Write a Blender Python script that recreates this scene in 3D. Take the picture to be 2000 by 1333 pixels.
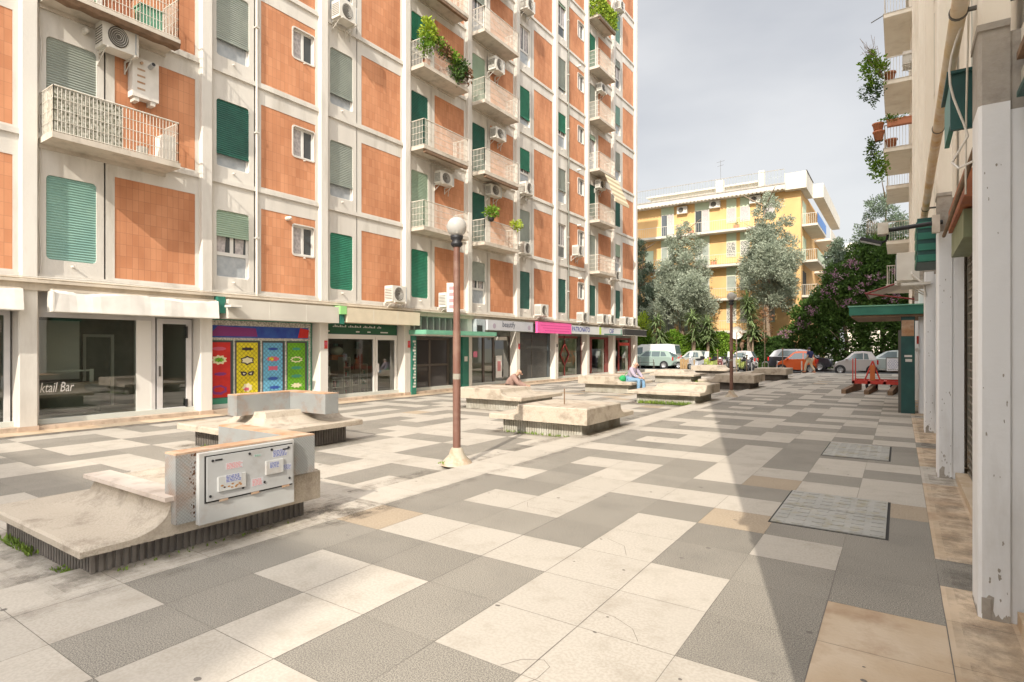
import bpy, bmesh, math, random
from mathutils import Vector, Matrix
from math import radians, sin, cos, pi
random.seed(7)
S = bpy.context.scene
for o in list(bpy.data.objects): bpy.data.objects.remove(o)
C = bpy.context.collection
# ------------------------------------------------------------------ camera
TH = math.atan(757/1125.)
cd = bpy.data.cameras.new('camera'); cam = bpy.data.objects.new('camera', cd); C.objects.link(cam)
cam.location = (0, 0, 1.65); cam.rotation_euler = (pi/2, 0, TH)
cd.sensor_width = 36; cd.lens = 20.25; cd.shift_y = 0.00675; cd.clip_start = .05; cd.clip_end = 2000
S.camera = cam
# ------------------------------------------------------------------ light
SUN_EL = radians(35)
SUN_DIR = Vector((-.283*cos(SUN_EL), .959*cos(SUN_EL), -sin(SUN_EL))).normalized()   # direction of travel
az = math.atan2(-SUN_DIR.x, -SUN_DIR.y)                       # compass bearing of the sun
w = bpy.data.worlds.new('World'); S.world = w; w.use_nodes = True
nt = w.node_tree; N = nt.nodes; N.clear(); Lk = nt.links.new
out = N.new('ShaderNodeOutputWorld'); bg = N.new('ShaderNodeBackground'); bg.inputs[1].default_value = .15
sky = N.new('ShaderNodeTexSky'); sky.sky_type = 'NISHITA'; sky.sun_disc = False
sky.sun_elevation = SUN_EL; sky.sun_rotation = az; sky.dust_density = 3; sky.air_density = 1.2
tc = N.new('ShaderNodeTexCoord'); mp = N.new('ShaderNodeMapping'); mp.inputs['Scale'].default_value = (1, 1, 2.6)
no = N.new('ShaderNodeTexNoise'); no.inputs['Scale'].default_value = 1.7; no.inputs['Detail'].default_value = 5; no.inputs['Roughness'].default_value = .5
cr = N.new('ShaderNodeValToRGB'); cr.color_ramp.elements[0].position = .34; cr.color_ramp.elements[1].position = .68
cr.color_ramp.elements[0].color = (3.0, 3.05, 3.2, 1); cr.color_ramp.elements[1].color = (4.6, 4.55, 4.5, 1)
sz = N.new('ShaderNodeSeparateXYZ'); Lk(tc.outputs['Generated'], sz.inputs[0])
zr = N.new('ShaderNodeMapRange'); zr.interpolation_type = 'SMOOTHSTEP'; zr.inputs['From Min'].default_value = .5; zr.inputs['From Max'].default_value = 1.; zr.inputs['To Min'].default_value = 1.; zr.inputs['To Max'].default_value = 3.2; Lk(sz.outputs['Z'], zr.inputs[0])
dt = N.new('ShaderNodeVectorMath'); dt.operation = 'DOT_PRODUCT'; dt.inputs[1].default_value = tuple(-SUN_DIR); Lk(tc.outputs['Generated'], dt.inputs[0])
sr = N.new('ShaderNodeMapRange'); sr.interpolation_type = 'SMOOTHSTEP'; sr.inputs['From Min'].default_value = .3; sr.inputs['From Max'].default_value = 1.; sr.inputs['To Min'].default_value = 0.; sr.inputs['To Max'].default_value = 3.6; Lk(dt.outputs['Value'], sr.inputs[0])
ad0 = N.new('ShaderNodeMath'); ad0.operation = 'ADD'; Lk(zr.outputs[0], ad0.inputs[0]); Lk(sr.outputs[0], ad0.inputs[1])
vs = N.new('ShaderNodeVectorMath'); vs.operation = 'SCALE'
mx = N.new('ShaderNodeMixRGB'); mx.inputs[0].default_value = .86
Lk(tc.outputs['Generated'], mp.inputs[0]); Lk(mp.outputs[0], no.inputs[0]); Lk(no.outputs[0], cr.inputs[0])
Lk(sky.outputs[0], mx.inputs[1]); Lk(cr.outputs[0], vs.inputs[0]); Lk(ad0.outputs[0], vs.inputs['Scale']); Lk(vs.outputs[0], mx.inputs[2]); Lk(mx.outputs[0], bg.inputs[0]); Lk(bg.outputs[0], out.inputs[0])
sl = bpy.data.lights.new('sun', 'SUN'); sl.energy = 4.3; sl.angle = radians(.4); sl.color = (1, .93, .82)
so = bpy.data.objects.new('sun', sl); C.objects.link(so); so.rotation_euler = SUN_DIR.to_track_quat('-Z', 'Y').to_euler()
S.view_settings.view_transform = 'Standard'; S.view_settings.look = 'None'; S.view_settings.exposure = .32; S.view_settings.gamma = 1
S.render.engine = 'CYCLES'; S.cycles.max_bounces = 7; S.cycles.diffuse_bounces = 4; S.cycles.transparent_max_bounces = 32

# ------------------------------------------------------------------ materials
MC = {}
def mat(name, col, rough=.8, col2=None, ns=3., amt=1., bump=0., bs=40., metal=0., spec=.5, stain=None, sts=1.2, streak=False, speck=None):
    if name in MC: return MC[name]
    m = bpy.data.materials.new(name); m.use_nodes = True; t = m.node_tree; n = t.nodes; L = t.links.new
    b = n['Principled BSDF']; b.inputs['Roughness'].default_value = rough; b.inputs['Metallic'].default_value = metal
    b.inputs['Specular IOR Level'].default_value = spec
    b.inputs['Base Color'].default_value = (*col, 1)
    tcn = n.new('ShaderNodeTexCoord')
    src = None
    if col2 is not None:
        a = n.new('ShaderNodeTexNoise'); a.inputs['Scale'].default_value = ns; a.inputs['Detail'].default_value = 6; L(tcn.outputs['Object'], a.inputs[0])
        if streak:
            mm = n.new('ShaderNodeMapping'); mm.inputs['Scale'].default_value = (1, 1, .12); L(tcn.outputs['Object'], mm.inputs[0]); L(mm.outputs[0], a.inputs[0])
        r = n.new('ShaderNodeValToRGB'); r.color_ramp.elements[0].position = .35; r.color_ramp.elements[1].position = .65
        r.color_ramp.elements[0].color = (*col, 1); r.color_ramp.elements[1].color = (*col2, 1)
        L(a.outputs[0], r.inputs[0]); src = r.outputs[0]
    if speck is not None:
        a = n.new('ShaderNodeTexNoise'); a.inputs['Scale'].default_value = speck[1]; a.inputs['Detail'].default_value = 2; L(tcn.outputs['Object'], a.inputs[0])
        r = n.new('ShaderNodeValToRGB'); r.color_ramp.elements[0].position = .42; r.color_ramp.elements[1].position = .58
        r.color_ramp.elements[0].color = (0, 0, 0, 1); r.color_ramp.elements[1].color = (1, 1, 1, 1)
        L(a.outputs[0], r.inputs[0])
        q = n.new('ShaderNodeMixRGB'); q.inputs[2].default_value = (*speck[0], 1)
        q.inputs[1].default_value = (*col, 1)
        if src: L(src, q.inputs[1])
        L(r.outputs[0], q.inputs[0]); src = q.outputs[0]
    if stain is not None:
        a = n.new('ShaderNodeTexNoise'); a.inputs['Scale'].default_value = sts; a.inputs['Detail'].default_value = 9; a.inputs['Roughness'].default_value = .65
        mm = n.new('ShaderNodeMapping'); mm.inputs['Location'].default_value = (3.1, 7.7, 1.3)
        if streak: mm.inputs['Scale'].default_value = (1, 1, .2)
        L(tcn.outputs['Object'], mm.inputs[0]); L(mm.outputs[0], a.inputs[0])
        r = n.new('ShaderNodeValToRGB'); r.color_ramp.elements[0].position = .5; r.color_ramp.elements[1].position = .72
        r.color_ramp.elements[0].color = (0, 0, 0, 1); r.color_ramp.elements[1].color = (.75*amt, .75*amt, .75*amt, 1)
        L(a.outputs[0], r.inputs[0])
        q = n.new('ShaderNodeMixRGB'); q.inputs[2].default_value = (*stain, 1); q.inputs[1].default_value = (*col, 1)
        if src: L(src, q.inputs[1])
        L(r.outputs[0], q.inputs[0]); src = q.outputs[0]
    if src: L(src, b.inputs['Base Color'])
    if bump:
        a = n.new('ShaderNodeTexNoise'); a.inputs['Scale'].default_value = bs; a.inputs['Detail'].default_value = 4; L(tcn.outputs['Object'], a.inputs[0])
        bb = n.new('ShaderNodeBump'); bb.inputs['Strength'].default_value = bump; bb.inputs['Distance'].default_value = .02
        L(a.outputs[0], bb.inputs['Height']); L(bb.outputs[0], b.inputs['Normal'])
    MC[name] = m; return m
def toned(m, attr='tone', amt=.25):
    """multiply the base colour by a per-face tone attribute"""
    t = m.node_tree; n = t.nodes; L = t.links.new; b = n['Principled BSDF']
    a = n.new('ShaderNodeAttribute'); a.attribute_name = attr
    mr = n.new('ShaderNodeMapRange'); mr.inputs['To Min'].default_value = 1-amt; mr.inputs['To Max'].default_value = 1+amt; L(a.outputs['Fac'], mr.inputs[0])
    v = n.new('ShaderNodeVectorMath'); v.operation = 'SCALE'
    s = b.inputs['Base Color']
    if s.is_linked: L(s.links[0].from_socket, v.inputs[0])
    else: v.inputs[0].default_value = s.default_value[:3]
    L(mr.outputs[0], v.inputs['Scale']); L(v.outputs[0], s); return m
def glassmat(name, tint, refl=.25, rough=.02, trans=.75):
    if name in MC: return MC[name]
    m = bpy.data.materials.new(name); m.use_nodes = True; t = m.node_tree; n = t.nodes; L = t.links.new; n.clear()
    o = n.new('ShaderNodeOutputMaterial'); tr = n.new('ShaderNodeBsdfTransparent'); tr.inputs[0].default_value = (*tint, 1)
    gl = n.new('ShaderNodeBsdfGlossy'); gl.inputs['Roughness'].default_value = rough
    fr = n.new('ShaderNodeFresnel'); fr.inputs[0].default_value = 1.5
    ad = n.new('ShaderNodeMath'); ad.operation = 'ADD'; ad.inputs[1].default_value = refl; ad.use_clamp = True
    mi = n.new('ShaderNodeMixShader'); L(fr.outputs[0], ad.inputs[0]); L(ad.outputs[0], mi.inputs[0]); L(tr.outputs[0], mi.inputs[1]); L(gl.outputs[0], mi.inputs[2]); L(mi.outputs[0], o.inputs[0])
    MC[name] = m; return m
def paint(name, col, rough=.3, coat=.6, metal=.2):
    m = mat(name, col, rough, metal=metal); m.node_tree.nodes['Principled BSDF'].inputs['Coat Weight'].default_value = coat; return m
def brickmat():
    m = bpy.data.materials.new('terracotta_brick'); m.use_nodes = True; t = m.node_tree; n = t.nodes; L = t.links.new; b = n['Principled BSDF']
    tcn = n.new('ShaderNodeTexCoord'); sx = n.new('ShaderNodeSeparateXYZ'); L(tcn.outputs['Object'], sx.inputs[0])
    ad = n.new('ShaderNodeMath'); ad.operation = 'ADD'; L(sx.outputs['X'], ad.inputs[0]); L(sx.outputs['Y'], ad.inputs[1])
    cx = n.new('ShaderNodeCombineXYZ'); L(ad.outputs[0], cx.inputs['X']); L(sx.outputs['Z'], cx.inputs['Y'])
    br = n.new('ShaderNodeTexBrick'); L(cx.outputs[0], br.inputs[0]); br.inputs['Scale'].default_value = 1
    br.inputs['Brick Width'].default_value = .13; br.inputs['Row Height'].default_value = .27; br.inputs['Mortar Size'].default_value = .004; br.offset = .0
    br.inputs['Color1'].default_value = (.66, .30, .145, 1); br.inputs['Color2'].default_value = (.57, .235, .105, 1); br.inputs['Mortar'].default_value = (.46, .205, .105, 1); br.inputs['Bias'].default_value = -.2
    a = n.new('ShaderNodeTexNoise'); a.inputs['Scale'].default_value = .9; a.inputs['Detail'].default_value = 7
    mm = n.new('ShaderNodeMapping'); mm.inputs['Scale'].default_value = (1, 1, .45); L(tcn.outputs['Object'], mm.inputs[0]); L(mm.outputs[0], a.inputs[0])
    r = n.new('ShaderNodeValToRGB'); r.color_ramp.elements[0].position = .3; r.color_ramp.elements[1].position = .7
    r.color_ramp.elements[0].color = (.66, .60, .58, 1); r.color_ramp.elements[1].color = (1.08, 1.12, 1.2, 1)
    q = n.new('ShaderNodeMixRGB'); q.blend_type = 'MULTIPLY'; q.inputs[0].default_value = 1
    L(a.outputs[0], r.inputs[0]); L(br.outputs[0], q.inputs[1]); L(r.outputs[0], q.inputs[2]); L(q.outputs[0], b.inputs['Base Color'])
    b.inputs['Roughness'].default_value = .85; bb = n.new('ShaderNodeBump'); bb.inputs['Strength'].default_value = .25; bb.inputs['Distance'].default_value = .01
    L(br.outputs['Fac'], bb.inputs['Height']); bb.invert = True; L(bb.outputs[0], b.inputs['Normal']); return m
M = {}
M['white'] = mat('white_render', (.70, .66, .59), .85, (.60, .56, .50), 1.1, bump=.15, bs=30, stain=(.36, .32, .26), sts=1.4, amt=.8, streak=True)
M['rib'] = mat('rib_render', (.72, .68, .61), .85, (.61, .57, .51), .8, bump=.12, bs=20, stain=(.38, .33, .27), sts=1.0, amt=.75, streak=True)
M['brick'] = brickmat()
M['beige'] = mat('beige_fascia', (.62, .54, .43), .8, (.52, .45, .36), 1.5, stain=(.30, .25, .19), sts=2, amt=.8, streak=True)
M['pillarw'] = mat('pillar_paint', (.84, .83, .82), .7, (.77, .77, .77), 1.3, bump=.25, bs=9, stain=(.52, .49, .45), sts=2.6, amt=.8, streak=True)
M['cream'] = mat('cream_render', (.86, .80, .69), .85, (.80, .73, .62), 1.2, stain=(.45, .37, .27), sts=1.2, amt=.5, streak=True)
M['concbare'] = mat('bare_concrete', (.42, .38, .33), .9, (.32, .29, .25), 4, bump=.4, bs=25, stain=(.22, .19, .16), sts=5)
M['dark'] = mat('dark_void', (.03, .028, .025), .8)
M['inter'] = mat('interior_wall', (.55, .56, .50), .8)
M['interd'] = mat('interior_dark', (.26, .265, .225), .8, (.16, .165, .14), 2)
M['alu'] = mat('aluminium_frame', (.62, .59, .57), .45, (.54, .52, .5), 3)
M['wframe'] = mat('window_frame_white', (.72, .69, .64), .5)
M['g'] = mat('shutter_green', (.025, .22, .125), .5, (.02, .17, .10), 2.5)
M['d'] = mat('shutter_dark_green', (.02, .12, .085), .5, (.015, .09, .065), 2.5)
M['t'] = mat('shutter_teal', (.25, .42, .35), .5, (.20, .36, .31), 2)
M['p'] = mat('shutter_pale_green', (.34, .44, .33), .5, (.28, .38, .28), 2)
M['y'] = mat('shutter_grey', (.33, .36, .31), .5, (.27, .30, .26), 2)
M['glass'] = glassmat('shop_glass', (.78, .86, .80), .16)
M['pane'] = mat('window_glass', (.06, .07, .075), .08, spec=.9)
M['panel'] = mat('window_lower_panel', (.33, .36, .38), .25, (.42, .44, .45), 6)
M['curtain'] = mat('curtain', (.55, .50, .48), .9, (.35, .32, .31), 14)
M['rail'] = mat('railing_paint', (.68, .64, .56), .5, (.55, .49, .40), 6)
M['slab'] = mat('balcony_slab', (.60, .53, .44), .85, (.52, .46, .38), 3, stain=(.30, .26, .2), sts=2.5)
M['acw'] = mat('ac_casing', (.70, .67, .60), .5, (.62, .58, .51), 4)
M['acd'] = mat('ac_grille', (.10, .09, .075), .6)
M['fabric'] = mat('awning_fabric', (.72, .68, .62), .9, (.64, .60, .54), 4, bump=.2, bs=6)
M['fabricb'] = mat('awning_beige', (.66, .57, .42), .9, (.60, .52, .38), 3)
M['conc'] = mat('planter_concrete', (.45, .385, .30), .8, (.38, .32, .25), 2.2, bump=.2, bs=45, stain=(.16, .12, .085), sts=3.4, amt=1.0, speck=((.48, .41, .325), 70))
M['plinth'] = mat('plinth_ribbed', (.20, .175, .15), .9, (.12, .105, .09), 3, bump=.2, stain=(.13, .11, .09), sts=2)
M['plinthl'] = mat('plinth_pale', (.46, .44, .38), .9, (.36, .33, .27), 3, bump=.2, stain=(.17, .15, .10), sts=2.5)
M['soil'] = mat('planter_fill', (.44, .36, .28), .9, (.36, .29, .22), 3, bump=.5, bs=20)
M['steel'] = mat('tread_plate', (.52, .53, .53), .4, (.44, .45, .45), 2.5, metal=.35, stain=(.34, .15, .06), sts=3.2, amt=.75)
M['rust'] = mat('rusty_top', (.40, .22, .11), .75, (.50, .38, .28), 3.5, stain=(.24, .09, .035), sts=5, bump=.3)
M['cab'] = mat('cabinet_paint', (.50, .50, .48), .45, (.45, .45, .43), 3, stain=(.33, .19, .11), sts=4, amt=.55)
M['ink'] = mat('sticker_blue', (.10, .13, .36), .6)
M['inkr'] = mat('sticker_red', (.62, .25, .25), .6)
M['pole'] = mat('pole_paint', (.15, .07, .05), .5, (.21, .105, .075), 2.2, stain=(.28, .18, .13), sts=3)
M['globe'] = None
M['red'] = mat('red_paint', (.55, .05, .035), .45)
M['redd'] = mat('dark_red_frame', (.20, .025, .02), .45)
M['green'] = mat('green_metal', (.03, .19, .13), .45, (.02, .14, .10), 3)
M['greend'] = mat('green_metal_dark', (.018, .085, .075), .45, (.012, .055, .055), 3, bump=.1)
M['greenp'] = mat('green_canopy_pale', (.18, .42, .28), .5, (.14, .36, .24), 3)
M['yel'] = mat('yellow_render', (.72, .455, .20), .85, (.63, .39, .165), .6)
M['mint'] = mat('mint_panel', (.52, .60, .44), .85)
M['trim'] = mat('white_trim', (.62, .58, .50), .8, (.54, .50, .43), 1)
M['wood'] = mat('wood', (.24, .15, .09), .8, (.16, .10, .06), 6)
M['terra'] = mat('terracotta_pot', (.48, .19, .10), .8)
M['tyre'] = mat('tyre_rubber', (.02, .02, .02), .8)
M['rim'] = mat('wheel_rim', (.45, .45, .45), .35, metal=.6)
M['cglass'] = mat('car_glass', (.13, .17, .18), .06, spec=.9)
M['black'] = mat('black_plastic', (.018, .018, .02), .5)
M['asphalt'] = mat('asphalt', (.075, .072, .068), .9, (.055, .053, .05), 3, bump=.3, bs=60)
M['earth'] = mat('far_ground', (.22, .20, .16), .95, (.16, .15, .12), .5)

# ------------------------------------------------------------------ mesh helpers
class MB:
    def __init__(s): s.v = []; s.f = []; s.m = []; s.mats = []; s.sm = []; s.tone = []
    def mi(s, m):
        if m not in s.mats: s.mats.append(m)
        return s.mats.index(m)
    def face(s, pts, m, sm=False, tone=.5):
        i = len(s.v); s.v += [tuple(p) for p in pts]; s.f.append(tuple(range(i, i+len(pts)))); s.m.append(s.mi(m)); s.sm.append(sm); s.tone.append(tone)
    def poly(s, vs, fs, m, sm=False):
        i = len(s.v); s.v += [tuple(p) for p in vs]; k = s.mi(m)
        for f in fs: s.f.append(tuple(a+i for a in f)); s.m.append(k); s.sm.append(sm); s.tone.append(.5)
    def box(s, x0, x1, y0, y1, z0, z1, m):
        if x0 > x1: x0, x1 = x1, x0
        if y0 > y1: y0, y1 = y1, y0
        if z0 > z1: z0, z1 = z1, z0
        s.poly([(x0,y0,z0),(x1,y0,z0),(x1,y1,z0),(x0,y1,z0),(x0,y0,z1),(x1,y0,z1),(x1,y1,z1),(x0,y1,z1)],
               [(0,3,2,1),(4,5,6,7),(0,1,5,4),(1,2,6,5),(2,3,7,6),(3,0,4,7)], m)
    def cyl(s, p, q, r, m, r2=None, n=10, sm=True, cap=True):
        p, q = Vector(p), Vector(q); r2 = r if r2 is None else r2
        d = (q-p).normalized(); a = d.orthogonal().normalized(); b = d.cross(a)
        vs = [p+(a*cos(2*pi*i/n)+b*sin(2*pi*i/n))*r for i in range(n)]+[q+(a*cos(2*pi*i/n)+b*sin(2*pi*i/n))*r2 for i in range(n)]
        s.poly(vs, [(i, (i+1) % n, n+(i+1) % n, n+i) for i in range(n)], m, sm)
        if cap: s.poly(vs, [tuple(range(n-1, -1, -1)), tuple(range(n, 2*n))], m)
    def tube(s, pts, r, m, n=6):
        for a, b in zip(pts[:-1], pts[1:]): s.cyl(a, b, r, m, n=n)
    def lathe(s, c, prof, m, n=16, axis='z'):
        vs = []
        for r, h in prof:
            for i in range(n):
                a = 2*pi*i/n; x, y = r*cos(a), r*sin(a)
                vs.append({'z': (c[0]+x, c[1]+y, c[2]+h), 'x': (c[0]+h, c[1]+x, c[2]+y), 'y': (c[0]+x, c[1]+h, c[2]+y)}[axis])
        k = len(prof)
        s.poly(vs, [(j*n+i, j*n+(i+1) % n, (j+1)*n+(i+1) % n, (j+1)*n+i) for j in range(k-1) for i in range(n)], m, True)
    def sph(s, c, r, m, sx=1, sy=1, sz=1, n=12):
        k = n//2+1
        prof = [(sin(pi*j/(k-1)), -cos(pi*j/(k-1))) for j in range(k)]
        vs = []
        for a, h in prof:
            for i in range(n): vs.append((c[0]+r*sx*a*cos(2*pi*i/n), c[1]+r*sy*a*sin(2*pi*i/n), c[2]+r*sz*h))
        s.poly(vs, [(j*n+i, j*n+(i+1) % n, (j+1)*n+(i+1) % n, (j+1)*n+i) for j in range(k-1) for i in range(n)], m, True)
    def build(s, name, root=None, world=True, part_of=None):
        me = bpy.data.meshes.new(name); me.from_pydata(s.v, [], s.f); 
        for m in s.mats: me.materials.append(m)
        me.polygons.foreach_set('material_index', s.m); me.polygons.foreach_set('use_smooth', s.sm)
        if any(t != .5 for t in s.tone):
            at = me.attributes.new('tone', 'FLOAT', 'FACE'); at.data.foreach_set('value', s.tone)
        me.update(); o = bpy.data.objects.new(name, me); C.objects.link(o)
        if root is not None:
            o.parent = root
            if world and root.parent is None: o.location = -root.location
        return o
def tag(o, label=None, cat=None, group=None, kind=None):
    if label: o['label'] = label
    if cat: o['category'] = cat
    if group: o['group'] = group
    if kind: o['kind'] = kind
    return o
def thing(name, loc, label, cat, group=None, rz=0):
    o = bpy.data.objects.new(name, None); o.empty_display_size = .2; C.objects.link(o); o.location = loc; o.rotation_euler = (0, 0, rz)
    return tag(o, label, cat, group)
def copytree(o, parent=None):
    c = o.copy(); C.objects.link(c)
    if parent is not None: c.parent = parent
    for ch in o.children: copytree(ch, c)
    return c
def newloc(o, loc, label, rz=None):
    o.location = loc; o['label'] = label
    if rz is not None: o.rotation_euler = (0, 0, rz)
    return o
def text(body, size, loc, rot, m, name, root, ext=.002, bold=0., sx=1., shear=0.):
    cu = bpy.data.curves.new('t', 'FONT'); cu.body = body; cu.size = size; cu.extrude = ext; cu.offset = bold; cu.resolution_u = 2; cu.shear = shear
    o = bpy.data.objects.new('t', cu); C.objects.link(o); bpy.context.view_layer.update()
    me = bpy.data.meshes.new_from_object(o.evaluated_get(bpy.context.evaluated_depsgraph_get())); bpy.data.objects.remove(o)
    me.materials.clear(); me.materials.append(m); me.name = name
    t = bpy.data.objects.new(name, me); C.objects.link(t); t.rotation_euler = rot; t.scale = (sx, 1, 1)
    t.location = Vector(loc) - (root.location if root is not None and root.parent is None else Vector()); t.parent = root
    return t
FL = (pi/2, 0, pi/2)            # writing that faces +X, read towards +Y
def rrect(y0, y1, z0, z1, r, n=4):
    P = []
    for (cy, cz, a0) in ((y1-r, z1-r, 0), (y0+r, z1-r, 90), (y0+r, z0+r, 180), (y1-r, z0+r, 270)):
        for i in range(n+1): a = radians(a0+90*i/n); P.append((cy+r*cos(a), cz+r*sin(a)))
    return P
def ringpanel(mb, x, y0, y1, z0, z1, hole, r, m, depth=.1, mrev=None):
    """wall panel on the plane X=x with a (rounded) opening and its reveal"""
    n = 4; P = rrect(*hole, r, n)
    O = [(y1, z1), (y0, z1), (y0, z0), (y1, z0)]
    V = [(x, a, b) for a, b in P]+[(x, a, b) for a, b in O]; k = len(P); F = []
    for c in range(4):
        for i in range(n): F.append((c*(n+1)+i, k+c, c*(n+1)+i+1))
        a = c*(n+1)+n; b = ((c+1) % 4)*(n+1)
        F.append((a, k+c, k+(c+1) % 4, b))
    mb.poly(V, F, m)
    mb.poly([(x, a, b) for a, b in P]+[(x-depth, a, b) for a, b in P], [(i, (i+1) % k, k+(i+1) % k, k+i) for i in range(k)], mrev or m)

# ================================================================== GROUND
GX0, GX1, LZ = -5.095, .24, -.06          # raised walkway between these, the plaza level is LZ
tp = toned(mat('tile_travertine', (.43, .385, .325), .7, (.40, .355, .295), 1.3, bump=.05, bs=60, speck=((.46, .415, .35), 55), stain=(.27, .23, .175), sts=3.1, amt=.6), amt=.05)
td = toned(mat('tile_granite', (.135, .120, .100), .75, (.175, .157, .132), 1.2, bump=.04, bs=240, speck=((.315, .285, .235), 135), stain=(.125, .115, .10), sts=1.4, amt=.45), amt=.10)
tb = toned(mat('tile_brown', (.30, .235, .165), .75, (.36, .28, .19), 2, bump=.2, bs=90, speck=((.40, .32, .23), 60)), amt=.1)
to = toned(mat('tile_orange', (.58, .46, .33), .7, (.50, .37, .24), 2.2, bump=.15, bs=40, stain=(.30, .17, .09), sts=2.6, amt=.9), amt=.1)
tj = mat('joint_dirt', (.22, .19, .155), .95, (.12, .10, .08), 7)
COLX = [-5.095, -4.51, -3.925, -3.34, -2.755, -2.17, -1.585, -1.0, -.39, .23]     # walkway joints
J0 = 3.05; DY = .61
ROWS = {  # columns -7 .. 1 of the walkway; P pale, D dark, B brown, O orange, M manhole
 -9: 'PDDDPPDPP', -8: 'PDPDPDDDP', -7: 'PPPDPPPDP', -6: 'PDDDDDPDP', -5: 'PDPPPDPPP', -4: 'PPPDDDDPD',
 -3: 'PPDPPDPPP', -2: 'PDDPDDPDP', -1: 'PDPPDPPPO', 0: 'PDDDDPPDO', 1: 'PBPPPPPDO', 2: 'PDDDDPDDD', 3: 'PDPPDPDPD',
 4: 'PDDPDDBDD', 5: 'PPDPPPPMD', 6: 'PDDPDDDMB', 7: 'PDPPDPBPP', 8: 'PDDDDPPDP', 9: 'PPPPPPDPD', 10: 'PDDDDPDPP',
 11: 'PDPPDPDDM', 12: 'PDDPDDDPM', 13: 'PPPPPPDPD', 14: 'PDDDDPPDP', 15: 'PDPPDDPPD', 16: 'PPPDPDDDP', 17: 'PDDDPPPDP',
 18: 'PDPPPDDPP', 19: 'PDDDDDPPD', 20: 'PPPPPDDDP', 21: 'PDDDPDPPP', 22: 'PDPDPPPDD'}
rr = random.Random(11)
ML = (mat('dummy_a', (.5, .5, .5)),)
def tilecol(ch): return {'P': tp, 'D': td, 'B': tb, 'O': to}[ch]
pav = MB(); g = .0022
def tile(x0, x1, y0, y1, z, ch, mb=None):
    mb = mb or pav; t = rr.uniform(.05, .95)
    g = .0010 if ch == 'D' else .0016; mb.face([(x0+g, y0+g, z), (x1-g, y0+g, z), (x1-g, y1-g, z), (x0+g, y1-g, z)], tilecol(ch), tone=t)
pats = ['PPPDDDPDDD', 'PDPDPPPDPD', 'DDPDPDDDPP', 'PPPDPDPPPD', 'PDDDPDPDDD', 'PDPPPPPDPP', 'DDPDDDDDPD', 'PPPDPPPPPD', 'PDDDPDDDPD', 'PDPPPDPPPD']
for j in range(-22, 66):
    y0 = J0+DY*j; y1 = y0+DY
    if y0 > 43.4: break
    row = ROWS.get(j)
    if row is None:
        jj = j % 31
        row = ROWS.get(jj-9, 'PDDPPDDPD'); row = 'P'+(row[1:][::-1] if (j // 31) % 2 else row[1:])
        if j > 22: row = 'P'+''.join(rr.choice('PD') if rr.random() < .25 else c for c in row[1:])
    for i in range(9):
        ch = row[i]
        if ch == 'M': ch = 'D'
        if ch == 'O' and j > 3: ch = 'P'
        tile(COLX[i], COLX[i+1], y0, y1, 0, ch)
    ch = rr.choice('OOPDO') if j > 1 else 'O'
    tile(.23, .62, y0+.1, y1+.1, 0, ch)
    for i in range(-26, -7):
        x0 = -1.0+.585*i
        if x0 < -14.2: continue
        ch = pats[j % 10][(-i+(j//10)*3) % 10]
        if rr.random() < .1: ch = 'D' if ch == 'P' else 'P'
        if rr.random() < .03: ch = 'B'
        tile(x0-.002, x0+.583, y0, y1, LZ, ch)
for j in range(-14, 48):
    y0 = j*.9
    tile(-14.95, -14.2, y0, y0+.9, LZ, 'O' if j % 3 else 'B')
tag(pav.build('pavement'), kind='structure')
b = MB(); b.box(GX0, .62, -12, 43.6, -.3, -.005, tj); b.box(-14.95, GX0-.002, -12, 43.6, -.32, LZ-.005, tj)
b.box(-14.95, 12, -31.1, -10.45, -.3, -.03, tp)
tag(b.build('pavement_bed'), kind='structure')
b = MB(); b.face([(-600, -600, -.35), (600, -600, -.35), (600, 900, -.35), (-600, 900, -.35)], M['earth']); tag(b.build('ground'), kind='structure')
b = MB(); b.box(-70, 50, 43.62, 50.2, -.34, -.12, M['asphalt']); tag(b.build('road'), kind='structure')
b = MB(); b.box(-70, 50, 50.2, 51.9, -.34, .0, mat('kerb_stone', (.4, .37, .32), .85, (.34, .31, .27), 2)); b.box(-70, -15.2, 43.3, 43.62, -.34, -.02, M['trim']); b.box(.7, 50, 43.3, 43.62, -.34, -.02, M['trim'])
tag(b.build('far_pavement'), kind='structure')
# manhole covers
mh = mat('manhole_iron', (.34, .33, .30), .6, (.40, .385, .35), 3, metal=.1, bump=.4, bs=30, stain=(.30, .25, .12), sts=6)
def manhole(x0, x1, y0, y1, label):
    t = thing('manhole_cover', ((x0+x1)/2, (y0+y1)/2, 0), label, 'manhole cover', 'double iron manhole covers in the walkway')
    b = MB(); ym = (y0+y1)/2
    b.box(x0-.008, x1+.012, y0-.008, y1+.012, -.004, .003, M['dark']); b.build('frame', t)
    for a, c in ((y0, ym), (ym, y1)):
        b = MB(); b.box(x0+.012, x1-.012, a+.01, c-.01, .0, .012, mh)
        nx, ny = 6, 5
        for i in range(nx):
            for k in range(ny):
                cx = x0+(x1-x0)*(i+.5)/nx; cy = a+(c-a)*(k+.5)/ny
                b.box(cx-.05, cx+.05, cy-.035, cy+.035, .0121, .0165, mh)
        b.build('plate', t)
manhole(-1.03, -.09, 5.9, 7.33, 'double iron manhole cover with raised pads beside the nearest white pillars')
manhole(-1.0, -.12, 10.0, 11.45, 'smaller-looking iron manhole cover farther along the walkway, by the second pillar')

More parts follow.
